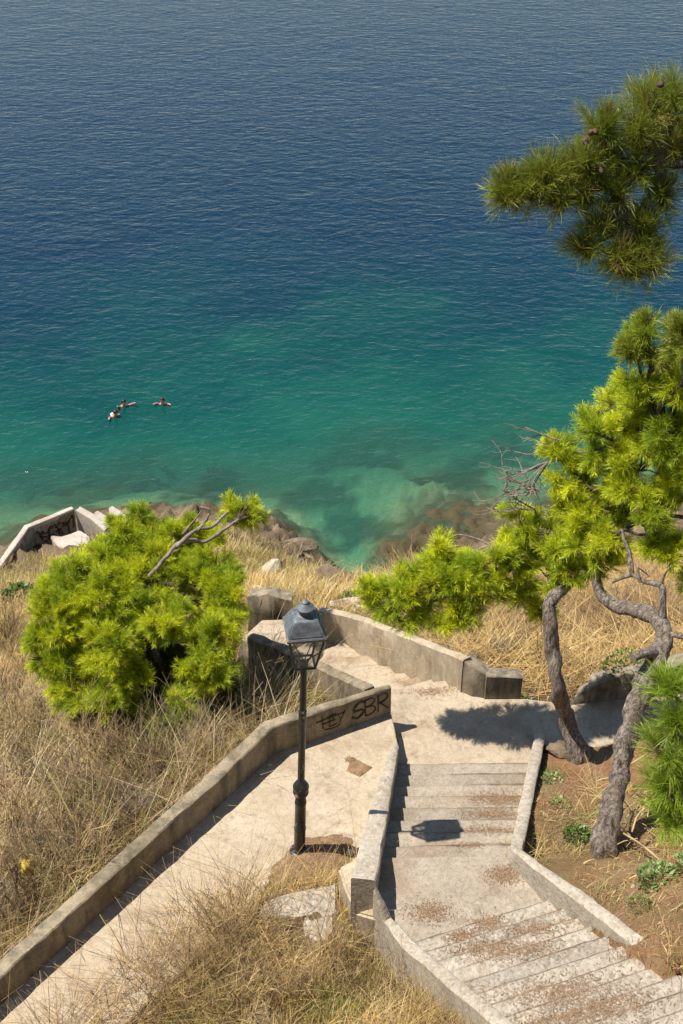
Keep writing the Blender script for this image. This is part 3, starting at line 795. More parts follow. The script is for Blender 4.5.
# ------------------------------------------------------------------ foliage helpers
def unit(v): return v / np.maximum(np.linalg.norm(v, axis=-1, keepdims=True), 1e-9)
def needle_tufts(C, A, ln, wd, nn, cols, spread=.95, rng=RNG):
    """C (k,3) tuft bases, A (k,3) axes -> V,F,colour"""
    k = len(C)
    ax = np.repeat(unit(A), nn, 0)
    rnd = rng.normal(size=(k * nn, 3))
    perp = unit(rnd - (rnd * ax).sum(1, keepdims=True) * ax)
    ph = rng.uniform(.1, spread, (k * nn, 1))
    d = ax * np.cos(ph) + perp * np.sin(ph)
    L = (ln * rng.uniform(.65, 1.15, (k * nn, 1))) * np.repeat(rng.uniform(.75, 1.2, (k, 1)), nn, 0)
    base = np.repeat(C, nn, 0) + ax * rng.uniform(-1.1, .6, (k * nn, 1)) * ln
    side = unit(np.cross(d, rng.normal(size=(k * nn, 3)))) * wd * .5
    mid = base + d * L * .55; tip = base + d * L + np.array([0, 0, -.12]) * L * rng.uniform(0, 1, (k * nn, 1))
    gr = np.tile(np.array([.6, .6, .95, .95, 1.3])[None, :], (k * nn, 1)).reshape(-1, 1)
    V = np.stack([base - side * .7, base + side * .7, mid + side, mid - side, tip], 1).reshape(-1, 3)
    o = np.arange(k * nn) * 5
    Fq = np.stack([o, o + 1, o + 2, o, o + 2, o + 3, o + 3, o + 2, o + 4], 1).reshape(-1, 3)
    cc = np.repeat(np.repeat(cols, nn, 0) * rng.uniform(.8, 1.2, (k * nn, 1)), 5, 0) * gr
    return V, Fq, cc
def crown_points(clumps, dens, rng, squash=.85):
    C = []; A = []; G = []
    for (c, r, g) in clumps:
        c = np.array(c)
        ns = max(5, int(24 * (r / .6) ** 1.6))
        u = unit(rng.normal(size=(ns, 3))); rad = rng.uniform(.35, 1.0, (ns, 1)) ** .5
        sub = c + u * rad * r * .82 * np.array([1, 1, squash])
        sr = np.clip(r * .27, .11, .27) * rng.uniform(.7, 1.25, (ns, 1))
        nt = int(dens)
        v = unit(rng.normal(size=(ns, nt, 3)) + np.array([0, 0, .55]) + u[:, None, :] * .5)
        p = sub[:, None, :] + v * (sr[:, None, :] * rng.uniform(.25, 1, (ns, nt, 1)) ** .5)
        C.append(p.reshape(-1, 3)); A.append((v * .8 + u[:, None, :] * .35 + np.array([0, 0, .35])).reshape(-1, 3))
        tone = rng.uniform(-.25, 1, (ns, 1)) * .7 + .35 * rng.uniform(0, 1, (ns, nt))
        G.append(np.stack([tone.ravel(), np.full(ns * nt, g)], 1))
    return np.concatenate(C), np.concatenate(A), np.concatenate(G)
YG = np.array([.76, .78, .03]); MG = np.array([.34, .44, .028]); OLV = np.array([.33, .33, .045]); BRN = np.array([.24, .15, .06]); GRN = np.array([.24, .33, .025])
def tuft_cols(G, a, b, brn=.03, rng=RNG):
    t = G[:, :1]
    c = np.maximum(a + (b - a) * t, .012)
    k = rng.random(len(G)) < brn
    c[k] = BRN * rng.uniform(.6, 1.2, (k.sum(), 1))
    return c * rng.uniform(.8, 1.15, (len(G), 1))
def limb(bm, a, b, r0, r1, sag=.15, seed=0, seg=6, rough=.12):
    a = Vector(a); b = Vector(b)
    L = (b - a).length
    m1 = a.lerp(b, .35) + Vector((mnoise.noise(a + Vector((seed, 0, 0))), mnoise.noise(b + Vector((0, seed, 0))), .5)) * sag * L
    m2 = a.lerp(b, .7) + Vector((mnoise.noise(a * 2 + Vector((seed, 3, 0))), mnoise.noise(b * 2 + Vector((3, seed, 0))), .2)) * sag * L
    P = catmull([a, m1, m2, b], .14)
    tube_bm(bm, P, [r0 + (r1 - r0) * i / max(1, len(P) - 1) for i in range(len(P))], seg, rough, seed)
def twiggy(bm, p, d, L, r, depth, rng, bend=.5, seg=4, fork=(2, 3), up=0.0):
    pts = [Vector(p)]; d = Vector(d).normalized()
    k = 4
    for i in range(k):
        d = (d + Vector((rng.uniform(-1, 1), rng.uniform(-1, 1), rng.uniform(-1, 1) + up)) * bend * .4).normalized()
        pts.append(pts[-1] + d * L / k)
    tube_bm(bm, pts, [r * (1 - .5 * i / k) for i in range(k + 1)], seg, cap=False)
    if depth > 0:
        for _ in range(rng.randint(*fork)):
            q = pts[rng.randint(1, k)]
            nd = (d + Vector((rng.uniform(-1, 1), rng.uniform(-1, 1), rng.uniform(-.8, 1) + up)) * .9).normalized()
            twiggy(bm, q, nd, L * rng.uniform(.5, .75), r * .6, depth - 1, rng, bend, seg, fork, up)
def clumps_px(lst, g=0):
    out = []
    for px, py, Y, rp in lst:
        p = aty(px, py, Y); out.append((tuple(p), rp * mpp(p), g))
    return out
def make_tree(name, label, cat, base, trunks, clumps, cols, ln, wd, nn, dens, extra=None, limbfrom=None, seed=0, rough=.16, squash=.85, limbr=.045, brn=.03):
    rng = np.random.default_rng(seed + 100)
    T = empty(name, base, label, cat)
    for path, rad in trunks:
        bm = bmesh.new(); P = catmull(path, .07)
        rr = np.interp(np.linspace(0, 1, len(P)), np.linspace(0, 1, len(rad)), rad)
        tube_bm(bm, P, list(rr), 22, rough * 1.5, seed)
        link('trunk', bm_mesh('trunk', bm), M['bark'], T, smooth=R(60))
    bm = bmesh.new()
    for i, (c, r, g) in enumerate(clumps):
        src = min(limbfrom, key=lambda q: (Vector(q) - Vector(c)).length + .3 * abs(i % 3))
        limb(bm, src, c, limbr, .015, .12, seed + i * 1.3)
        for k in range(5):
            v = Vector(rng.normal(size=3)); v.z = abs(v.z) * .6; v.normalize()
            limb(bm, c, Vector(c) + v * r * .8, .014, .006, .15, seed + i + k * .37, 5)
    link('branch', bm_mesh('branch', bm), M['darktwig'] if limbr < .08 else M['bark'], T, smooth=R(60))
    C, A, G = crown_points(clumps, dens, rng, squash)
    cc = tuft_cols(G, cols[0], cols[1], brn, rng)
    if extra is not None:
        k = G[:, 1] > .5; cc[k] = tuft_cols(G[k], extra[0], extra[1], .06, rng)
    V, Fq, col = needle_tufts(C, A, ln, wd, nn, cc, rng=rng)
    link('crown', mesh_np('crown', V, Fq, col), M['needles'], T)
    return T

# big round bush -------------------------------------------------------------------
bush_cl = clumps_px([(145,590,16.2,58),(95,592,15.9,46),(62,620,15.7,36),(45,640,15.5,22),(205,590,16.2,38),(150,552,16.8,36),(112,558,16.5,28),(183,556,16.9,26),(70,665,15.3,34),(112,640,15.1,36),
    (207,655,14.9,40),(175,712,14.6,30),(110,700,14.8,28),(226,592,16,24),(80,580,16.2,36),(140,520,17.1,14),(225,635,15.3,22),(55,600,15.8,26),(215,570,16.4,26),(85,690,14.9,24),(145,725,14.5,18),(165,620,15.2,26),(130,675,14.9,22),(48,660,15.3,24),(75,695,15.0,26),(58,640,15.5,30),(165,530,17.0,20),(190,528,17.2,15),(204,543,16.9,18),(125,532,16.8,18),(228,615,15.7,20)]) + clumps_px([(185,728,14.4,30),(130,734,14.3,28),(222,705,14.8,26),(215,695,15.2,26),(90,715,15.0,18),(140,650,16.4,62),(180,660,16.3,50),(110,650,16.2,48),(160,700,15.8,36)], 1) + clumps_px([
    (243,511,17.5,20),(236,519,17.4,14),(253,516,17.5,14)])
bbase = aty(165, 742, 15.6); bbase.z = h1(bbase.x, bbase.y) - .1
hub = aty(150, 640, 15.9)
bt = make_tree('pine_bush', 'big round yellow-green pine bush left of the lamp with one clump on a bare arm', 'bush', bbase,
    [([bbase, bbase.lerp(hub, .5) + Vector((.1, 0, 0)), hub], [.13, .11, .08])], bush_cl[:-3], (MG, YG), .12, .0048, 46, 27, extra=(MG * .28, MG * .5), limbfrom=[hub, bbase.lerp(hub, .6), hub + Vector((0, .5, .8))], seed=3)  # inner and lower clumps: older needles, darkened further to paint in shade
bm = bmesh.new()
bp = [aty(150, 576, 15.9), aty(168, 555, 15.95), aty(176, 545, 16.1), aty(192, 540, 16.3), aty(204, 542, 16.5), aty(222, 531, 16.8), aty(238, 520, 17.1)]
P = catmull(bp, .08); tube_bm(bm, P, list(np.linspace(.042, .024, len(P))), 10, .4, 4)
P = catmull([aty(176, 547, 16.05), aty(186, 538, 16.2), aty(196, 530, 16.35), aty(212, 527, 16.6), aty(221, 518, 16.8), aty(228, 512, 17.0)], .08); tube_bm(bm, P, list(np.linspace(.034, .02, len(P))), 8, .4, 6)
P = catmull([aty(196, 531, 16.35), aty(207, 519, 16.45), aty(209, 509, 16.5), aty(199, 507, 16.5)], .08); tube_bm(bm, P, list(np.linspace(.03, .012, len(P))), 6, .15, 8)
P = catmull([aty(183, 534, 16.1), aty(194, 521, 16.2), aty(202, 510, 16.3)], .08); tube_bm(bm, P, list(np.linspace(.025, .01, len(P))), 6, .15, 9)
tag(link('bare_arm', bm_mesh('bare_arm', bm), M['twig'], bt, smooth=R(60)), 'twisted bare grey branch reaching to the right')
rng = np.random.default_rng(55)
C, A, G = crown_points(bush_cl[-3:], 15, rng)
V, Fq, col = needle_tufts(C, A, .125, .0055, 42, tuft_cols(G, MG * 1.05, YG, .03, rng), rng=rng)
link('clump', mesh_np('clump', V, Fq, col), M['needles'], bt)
bm = bmesh.new(); rr = random.Random(4)
for (c, r, g) in bush_cl[-3:]:
    for k in range(8):
        v = Vector((rr.gauss(0, 1), rr.gauss(0, 1), abs(rr.gauss(0, 1)))).normalized()
        limb(bm, bp[-1], Vector(c) + v * r * .7, .018, .006, .15, k, 5)
link('twig', bm_mesh('twig', bm), M['darktwig'], bt)

# two leaning pines on the right ----------------------------------------------------
t1 = [at(581, 762, 16.3), at(574, 742, 16.65), at(566, 715, 17.05), aty(558, 690, 12.95), aty(553, 655, 13.1), aty(549, 622, 13.25), aty(550, 602, 13.35), aty(562, 590, 13.45), aty(575, 578, 13.6)]
A_cl = clumps_px([(388,598,13.9,22),(405,590,13.8,26),(428,590,13.8,32),(452,572,13.8,30),(470,600,13.7,26),(440,552,14.0,18),(448,615,13.6,18),(410,615,13.7,18),(488,592,13.6,24),(478,572,13.7,22),(375,590,13.9,12),(495,565,13.7,26),
    (528,550,14,30),(545,575,13.8,27),(578,570,13.6,26),(520,585,13.9,18),(560,535,13.9,30),(520,520,14.1,18),(505,545,14.2,18),(540,610,13.7,10)])
baseA = t1[0].copy()
TA = make_tree('pine_tree', 'leaning pine with the slimmer left trunk and a low yellow-green branch hanging over the landing', 'pine tree', baseA,
    [(t1, [.21, .14, .115, .11, .105, .105, .10, .09, .055])], A_cl, (MG * 1.05, YG * 1.05), .125, .0048, 44, 23, limbfrom=[t1[-1], t1[-2], aty(500, 580, 13.7), aty(455, 592, 13.7)], seed=21)
t2 = [at(605, 856, 17.15), at(611, 812, 17.75), aty(622, 760, 11.2), aty(636, 705, 11.6), aty(652, 668, 11.9), aty(664, 646, 12.1), aty(661, 624, 12.3), aty(640, 611, 12.6), aty(613, 605, 12.9), aty(600, 593, 13.1), aty(596, 570, 13.3)]
B_cl = clumps_px([(600,500,13.8,36),(640,470,13.6,42),(572,472,14,26),(610,440,13.8,38),(665,430,13.4,40),(650,392,13.6,34),(683,380,13.4,36),(618,408,13.9,24),(700,480,13.2,40),(655,505,13.2,28),(590,540,13.4,30),(618,535,13.3,22),
    (580,505,13.8,26),(640,430,13.6,34),(600,565,13.3,18),(735,430,13.2,50),(745,370,13.2,42),(720,520,13,34),(560,450,14.1,12),(676,552,13,18),(700,575,12.9,24),(655,545,13.1,12)]) + clumps_px([(683,343,13,22),(645,330,13.6,15),(655,348,13.4,18),(636,352,13.5,12),(710,345,13,28)], 1)
baseB = t2[0].copy()
TB = make_tree('pine_tree', 'leaning pine with the thicker trunk bent like an elbow and a tall right-hand crown', 'pine tree', baseB,
    [(t2, [.22, .155, .135, .13, .13, .135, .13, .11, .10, .09, .055])], B_cl, (MG * 1.05, YG * 1.05), .125, .0048, 44, 23,
    extra=(MG * .8, OLV), limbfrom=[t2[-1], t2[-2], aty(640, 520, 13.4), aty(655, 450, 13.5)], seed=33)
bm = bmesh.new()
def bt_(pts, r0, r1, seg=7):
    P = catmull(pts, .07); tube_bm(bm, P, list(np.linspace(r0, r1, len(P))), seg, .15, len(pts))
bt_([aty(652, 652, 12.0), aty(643, 653, 11.9), aty(633, 658, 11.8)], .085, .055, 9)
bt_([aty(662, 628, 12.3), aty(663, 605, 12.4), aty(661, 585, 12.5), aty(645, 582, 12.6), aty(632, 575, 12.8), aty(612, 582, 12.9)], .06, .02)
bt_([aty(661, 585, 12.5), aty(666, 572, 12.5), aty(672, 565, 12.5)], .02, .008)
bt_([aty(664, 632, 12.2), aty(676, 635, 12.1), aty(700, 640, 12)], .05, .03)
bt_([aty(632, 575, 12.8), aty(628, 550, 13.0), aty(622, 530, 13.2), aty(640, 535, 13.2), aty(660, 532, 13.2)], .04, .012)
bt_([aty(622, 530, 13.2), aty(600, 550, 13.3), aty(585, 556, 13.4)], .035, .015)
bt_([aty(640, 582, 12.6), aty(638, 568, 12.7), aty(650, 577, 12.7)], .02, .006)
tag(link('dead_branch', bm_mesh('dead_branch', bm), M['bark'], TB, smooth=R(60)), 'dark leafless crooked limbs under the crown')
rr = random.Random(9)
for (px, py, Y, dx, n) in ((548, 462, 13.9, -1, 5), (540, 490, 14, -.6, 5), (535, 510, 14, -.4, 4), (490, 545, 14.3, -.6, 4), (560, 440, 14, -.9, 2)):
    bm = bmesh.new()
    for k in range(n):
        twiggy(bm, aty(px, py, Y), (dx + rr.uniform(-.5, .5), rr.uniform(-.4, .4), rr.uniform(-.9, .5)), .5, .014, 2, rr, .6)
    link('dead_twigs', bm_mesh('dead_twigs', bm), M['twig'], TB)

# tall pine out of frame on the right: its branches reach in ------------------------
tb = Vector((5.0, 8.7, 0)); tb.z = h1(tb.x, tb.y) - .2
tt = [tb, tb + Vector((.1, .1, 2)), tb + Vector((-.05, .3, 5)), tb + Vector((.15, .6, 8)), tb + Vector((.1, .8, 11))]
H_cl = clumps_px([(507,196,9.5,6),(520,194,9.5,7),(534,188,9.5,9),(548,178,9.5,10),(568,168,9.6,13),(560,196,9.5,10),(585,194,9.5,12),(590,166,9.5,13),(612,152,9.6,15),(602,130,9.6,8),(634,134,9.6,16),(652,112,9.7,16),(674,97,9.7,14),(640,165,9.5,15),(668,146,9.6,16),
    (618,194,9.5,9),(600,226,9.4,8),(588,248,9.4,6),(632,268,9.3,9),(618,258,9.3,6),(648,228,9.4,7),(664,196,9.5,6),(704,118,9.7,34),(718,170,9.6,26),(744,140,9.6,40),(652,262,9.3,5),(638,248,9.35,6)], 1)
L_cl = clumps_px([(683,775,7.6,26),(668,750,7.6,22),(672,790,7.5,22),(665,815,7.5,15),(700,720,7.8,24),(678,720,7.8,15),(672,690,7.9,12),(710,780,7.6,34),(720,700,7.8,34),(690,815,7.5,24)])
TH = make_tree('pine_tree', 'tall pine mostly outside the right edge, its olive branch hanging high over the sea', 'pine tree', tb,
    [(tt, [.24, .21, .18, .15, .09])], H_cl + L_cl, (GRN, GRN * 1.5), .15, .0036, 36, 11, extra=(MG * .45, OLV * 1.0), limbfrom=[tt[1] + Vector((0, 0, 1.5)), tt[3], tt[2], aty(660, 165, 9.55), aty(600, 185, 9.5), aty(700, 760, 7.7), aty(630, 225, 9.4)], seed=47, limbr=.05)  # high branch tinted darker olive: backlit shade put into the needle colour
bm = bmesh.new()
for pts, r0 in (([tt[2] + Vector((0, .05, .6)), aty(740, 200, 9.4), aty(660, 165, 9.55), aty(600, 185, 9.5), aty(540, 188, 9.5)], .07), ([aty(660, 165, 9.55), aty(648, 200, 9.5), aty(630, 225, 9.4), aty(622, 265, 9.3)], .03),
                ([tt[1] + Vector((0, 0, .6)), aty(760, 770, 7.9), aty(700, 765, 7.7), aty(672, 770, 7.6)], .05)):
    bm = bmesh.new(); bt_(pts, r0, .012); link('branch', bm_mesh('branch', bm), M['bark'], TH, smooth=R(60))
def cone_mesh():
    bm = bmesh.new(); lathe_bm(bm, [(.004, 0), (.022, .01), (.03, .03), (.026, .055), (.014, .08), (.004, .092)], 10)
    for v in bm.verts: v.co += v.co.normalized() * .004 * (1 if (int(v.co.z * 200) + v.index) % 2 else -1)
    return bm_mesh('pine_cone', bm)
M['cone'] = simple('brown_cone', (.085, .05, .03), .8, 0, 40, .4, .2)
for px, py in ((590, 134), (594, 131), (659, 84), (585, 137), (625, 205), (600, 168)):
    me = cone_mesh(); p = aty(px, py, 9.35); me.transform(__import__('mathutils').Matrix.Scale(.95, 4)); me.transform(__import__('mathutils').Matrix.Rotation(random.uniform(1, 2.4), 4, 'X'))
    me.transform(__import__('mathutils').Matrix.Translation(p)); link('pine_cone', me, M['cone'], TH)

# ------------------------------------------------------------------ grass
EXCL = [PATH, LAND2, STAIRC, LAND1, STAIRA, STAIRB, PIER, bot, SLABP]
def scatter(n, x0, x1, y0, y1, keep, rng, ex=None):
    x = rng.uniform(x0, x1, n); y = rng.uniform(y0, y1, n)
    k = keep(x, y)
    for poly in (EXCL if ex is None else ex): k &= ~inpoly(x, y, poly)
    return x[k], y[k]
def blades(name, x, y, per, h, w, lean, cols, spread, rng, mat, kind='stuff', curve=.6):
    n = len(x); z = height(x, y)
    bx = np.repeat(x, per) + rng.normal(0, spread, n * per); by = np.repeat(y, per) + rng.normal(0, spread, n * per)
    m = n * per
    bz = np.repeat(z, per) - .03
    hh = h * rng.uniform(.35, 1.15, m) * np.repeat(rng.uniform(.5, 1.2, n), per)
    az = rng.uniform(0, 2 * math.pi, m); le = lean * rng.uniform(.1, 1.3, m)
    d = np.stack([np.cos(az), np.sin(az)], 1)
    side = np.stack([-np.sin(az + rng.normal(0, .5, m)), np.cos(az), np.zeros(m)], 1) * (w * .5 * (rng.uniform(.45, 1.5, m) + (rng.random(m) < .06) * 1.5))[:, None]
    lv = []
    for t in (0, .35, .7, 1):
        k = le * (t * .35 + curve * t * t)
        p = np.stack([bx + d[:, 0] * hh * k, by + d[:, 1] * hh * k, bz + hh * (t - .25 * le * t * t)], 1)
        ww = side * (1 - t * .8)[..., None] if hasattr(t, 'shape') else side * (1 - .8 * t)
        lv += [p - ww, p + ww]
    V = np.stack(lv, 1).reshape(-1, 3)
    o = np.arange(m) * 8
    Fq = np.concatenate([np.stack([o + a, o + a + 1, o + a + 3, o + a + 2], 1) for a in (0, 2, 4)])
    cols = np.array(cols); half = len(cols) // 2
    ptc = np.repeat(np.clip((fbm(x * .55 + 9, y * .55, 87, 4) - .5) * 6 + .5, .08, .92), per)
    ci = np.where(rng.random(m) < ptc, rng.integers(0, half, m), rng.integers(half, len(cols), m)); pick = cols[ci] * rng.uniform(.7, 1.3, (m, 1))
    # patches share a tone
    tone = np.repeat(.75 + .5 * fbm(x * .9, y * .9, 77, 3), per)[:, None]
    me = mesh_np(name, V, Fq, np.repeat(pick * tone, 8, 0), 4)
    return tag(link(name, me, mat), kind=kind)
STRAW = (.58, .42, .18); TAN = (.47, .31, .125); BROWN = (.29, .185, .08); GREY = (.36, .27, .15); OLIVE = (.22, .205, .05); GOLD = (.55, .37, .12); GREEN = (.12, .20, .03); DARK = (.11, .07, .035); YGR = (.33, .31, .06); PINK = (.46, .32, .19)
rg = np.random.default_rng(5)
LWd = Vector((LW_B.x - LW_A.x, LW_B.y - LW_A.y)); 
def left_of_wall(x, y):
    # hillside beyond the path wall
    s = (x - LW_A.x) * LWd.y - (y - LW_A.y) * LWd.x
    s2 = (x - SBR_BEND.x) * (SBR_END.y - SBR_BEND.y) - (y - SBR_BEND.y) * (SBR_END.x - SBR_BEND.x)
    return (s < -.32) & ((s2 < -.3) | (x < SBR_BEND.x - .3))
x, y = scatter(21000, -16, .5, 8.5, 34, lambda x, y: (((x - LW_A.x) * LWd.y - (y - LW_A.y) * LWd.x) / LWd.length > .36) & (y > x * .4 + 13.6 - (x < -1.2) * 30) & (fbm(x * .7, y * .7, 61) > .33), rg)
z = height(x, y); k = z > 2.5; x, y = x[k], y[k]
blades('dry_grass', x, y, 8, .42, .011, .9, [STRAW, PINK, GOLD, STRAW, BROWN, YGR, OLIVE, YGR, TAN], .10, rg, M['grass'])
# tangle of taller grey-brown stalks near the path wall
x, y = scatter(5200, -9, -.6, 9, 17, lambda x, y: (((x - LW_A.x) * LWd.y - (y - LW_A.y) * LWd.x) / LWd.length > .40) & (y > x * .4 + 13.6 - (x < -1.2) * 30), rg)
blades('dry_stalks', x, y, 6, .85, .010, 1.3, [GREY, STRAW, PINK, BROWN, DARK, OLIVE, BROWN], .12, rg, M['grass'], curve=.9)
PATH_EX = PATH[:6] + [at(238, 895, ZP), at(118, 985, ZP), at(15, 1085, ZP), at(-80, 1200, ZP)] + PATH[9:]
EXF = [PATH_EX] + EXCL[1:]
# foreground slope
x, y = scatter(9000, -4.5, 2.2, 5.5, 10.7, lambda x, y: (fbm(x * .9, y * .9, 63) > .34), rg, EXF)
blades('dry_grass', x, y, 8, .40, .007, 1.0, [(.62, .46, .2), (.6, .42, .15), PINK, STRAW, BROWN, OLIVE, YGR, TAN], .08, rg, M['grass'])
x, y = scatter(1500, -4.6, 1.6, 6.2, 10.5, lambda x, y: (fbm(x * .9, y * .9, 64) > .42), rg, EXF)
blades('dry_stalks', x, y, 7, .8, .0065, 1.0, [STRAW, GOLD, TAN, BROWN], .07, rg, M['grass'])
x, y = scatter(1500, -2.6, .3, 6.4, 9.0, lambda x, y: (fbm(x * .9, y * .9, 66) > .55), rg)
blades('green_shoots', x, y, 7, .38, .010, .7, [GREEN, (.16, .22, .04), OLIVE], .05, rg, M['grass'])
# long stalks leaning over the path edge
te = rg.uniform(0, 1, 420); ea, eb = at(255, 900, ZP), at(20, 1085, ZP)
x = ea.x + (eb.x - ea.x) * te + rg.normal(0, .16, 420); y = ea.y + (eb.y - ea.y) * te + rg.normal(0, .16, 420)
blades('dry_stalks', x, y, 9, .75, .0075, 1.25, [STRAW, GOLD, PINK, BROWN, TAN, DARK], .10, rg, M['grass'], curve=.8)
# shore slope beyond the steps
x, y = scatter(13000, -9, 3.2, 18.2, 42, lambda x, y: fbm(x * .5, y * .5, 71) > .36, rg)
z = height(x, y); k = z > 4.6 + 2 * (fbm(x * .6, y * .6, 72) - .5); xl, yl = x[~k & (z > 1.0 + 3.2 * fbm(x * .8, y * .8, 73))], y[~k & (z > 1.0 + 3.2 * fbm(x * .8, y * .8, 73))]; x, y = x[k], y[k]
blades('dry_brush', xl, yl, 9, .42, .02, 1.1, [BROWN, OLIVE, TAN, DARK, BROWN, (.13, .12, .05)], .2, rg, M['grass'], curve=.9)
blades('dry_grass', x, y, 8, .5, .016, .8, [GOLD, STRAW, TAN, OLIVE], .14, rg, M['grass'])
# straw slope right of the parapet
x, y = scatter(12000, 1.2, 13, 14.3, 30, lambda x, y: (y > 15.6 - (x - 2.4) * .12 + (x > 3.0) * -.6) & (y > 17.6 - x * 1.0) , rg)
blades('dry_straw', x, y, 9, .5, .013, 1.7, [GOLD, TAN, STRAW, (.36, .22, .09), DARK, BROWN], .16, rg, M['grass'], curve=1.1)
# soil bank
x, y = scatter(4200, 2.2, 8, 6.5, 13.3, lambda x, y: (fbm(x * 1.1, y * 1.1, 81) > .50) & (x > 2.45 + (y < 10) * .5), rg)
blades('sparse_grass', x, y, 7, .12, .008, 1.3, [(.14, .20, .05), OLIVE, TAN, STRAW], .06, rg, M['grass'])
x, y = scatter(2600, 2.3, 8, 6.5, 13.3, lambda x, y: (fbm(x * 1.4 + 7, y * 1.4, 83) > .55) & (x > 2.45 + (y < 10) * .5), rg)
blades('straw_tufts', x, y, 8, .24, .009, 1.6, [STRAW, TAN, GOLD, (.2, .26, .06), OLIVE, BROWN], .08, rg, M['grass'], curve=1.0)

# litter of fallen needles --------------------------------------------------------
def litter():
    V = []; Fq = []; Cc = []
    rr = np.random.default_rng(8)
    spots = [(500,787,16.9,30,9),(505,796,16.8,26,7),(492,812,16.9,34,6),(488,828,17.05,30,7),(470,842,17.2,20,5),(505,875,Z1,20,10),(430,912,Z1,22,10),(486,928,Z1,18,12),(462,944,Z1,16,8),(520,950,17.8,40,16),(560,975,18.5,60,22),(610,975,19,60,20),
             (560,1005,18.8,60,22),(620,1005,19.3,60,16),(480,952,17.55,30,12),(535,925,17.7,30,10),(350,760,ZP,5,3),(318,872,ZP+.08,32,14),(330,848,ZP+.08,22,9),(430,690,Z2,30,6),(455,665,16,20,5),(590,800,16.9,50,40),(620,890,18,60,30),(660,930,18.5,40,20),(560,830,17,30,30),(575,790,16.8,30,30)]
    tot = 0
    for px, py, z, sx, sy in spots:
        n = int(60 * math.sqrt(sx * sy)) if py < 1100 else 0
        pxs = px + rr.normal(0, sx * .55, n); pys = py + rr.normal(0, sy * .55, n)
        for a, b in zip(pxs, pys):
            p = at(a, b, z); V.append((p.x, p.y)); tot += 1
    return np.array(V)
LP = litter()
def drop_on(xy):
    """heights on the real built surfaces"""
    from mathutils.bvhtree import BVHTree
    dg = bpy.context.evaluated_depsgraph_get()
    trees = []
    for o in S.objects:
        if o.type == 'MESH' and o.name.split('.')[0] in ('path', 'landing', 'upper_landing', 'step', 'hillside', 'soil', 'lower_path', 'concrete_slab'):
            vs = [o.matrix_world @ v.co for v in o.data.vertices]; ps = [p.vertices[:] for p in o.data.polygons]
            trees.append(BVHTree.FromPolygons(vs, ps))
    out = []
    for x, y in xy:
        best = None
        for t in trees:
            h = t.ray_cast(Vector((x, y, 28)), Vector((0, 0, -1)))
            if h[0] is not None and (best is None or h[0].z > best): best = h[0].z
        out.append(best if best is not None else -99)
    return np.array(out)
bpy.context.view_layer.update()
zz = drop_on(LP); k = zz > 0; LP, zz = LP[k], zz[k]
n = len(LP); an = RNG.uniform(0, 6.28, n); ln = RNG.uniform(.004, .02, n); wd = RNG.uniform(.001, .0028, n)
c = np.stack([LP[:, 0], LP[:, 1], zz + .012], 1); d = np.stack([np.cos(an), np.sin(an), RNG.uniform(-.1, .1, n)], 1); s = np.stack([-np.sin(an), np.cos(an), np.zeros(n)], 1)
V = np.stack([c - d * ln[:, None] - s * wd[:, None], c + d * ln[:, None] - s * wd[:, None], c + d * ln[:, None] + s * wd[:, None], c - d * ln[:, None] + s * wd[:, None]], 1).reshape(-1, 3)
o = np.arange(n) * 4
tag(link('fallen_needles', mesh_np('fallen_needles', V, np.stack([o, o + 1, o + 2, o + 3], 1), np.repeat(np.array([.22, .135, .072]) * RNG.uniform(.4, 1.5, (n, 1)), 4, 0), 4), M['litter']), kind='stuff')

# ------------------------------------------------------------------ dry weeds (branching), individual
def weed_mesh(seed, H, r=.006, n=5):
    rr = random.Random(seed); bm = bmesh.new()
    for i in range(n):
        twiggy(bm, (rr.uniform(-.06, .06), rr.uniform(-.06, .06), -.05), (rr.uniform(-.6, .6), rr.uniform(-.6, .6), 1), H * rr.uniform(.55, .9), r, 3, rr, .45, 3, (2, 3), .25)
    return bm_mesh('dry_weed', bm)
M['weedtan'] = simple('tan_weed_stalk', (.40, .28, .14), .9, 0, 3, .5, .1)
WM = [weed_mesh(s, .8, .0065, 8) for s in (1, 2, 3)] + [weed_mesh(s, .95, .0075, 8) for s in (4, 5)]
BM = [weed_mesh(s, .55, .007, 15) for s in (11, 12, 13)]
M['weedbrown'] = simple('brown_weed_stalk', (.15, .10, .06), .9, 0, 3, .5, .1)
for i, m_ in enumerate(WM): m_.materials.append(M['weedtan'] if i % 2 else M['drystalk'])
for i, m_ in enumerate(BM): m_.materials.append(M['weedbrown'] if i != 1 else M['twig'])
fg = [(100,1010),(140,980),(170,1015),(195,965),(215,1000),(230,930),(225,965),(255,985),(265,950),(285,990),(310,1010),(330,965),(350,1000),(385,985),(410,1010),(200,935),(240,1020),(60,1050),(150,1040),(180,930),(120,1000),(160,975),(205,960),(235,915),(250,930),(275,1000),(90,1030),(185,1000),(222,940),(345,985)]
j = 0
for px, py in fg:
    p = at(px, py, 16.7); z = h1(p.x, p.y)
    if inpoly(np.array([p.x]), np.array([p.y]), PATH)[0]: continue
    o = bpy.data.objects.new('dry_weed', WM[j % 5]); COL.objects.link(o); j += 1
    o.location = (p.x, p.y, z); o.rotation_euler = (0, 0, random.uniform(0, 6)); sc = random.uniform(.7, 1.25); o.scale = (sc, sc, sc)
    tag(o, 'leafless branching tan weed on the grassy slope between the path and the viewer', 'weed', 'dry weeds in the foreground')
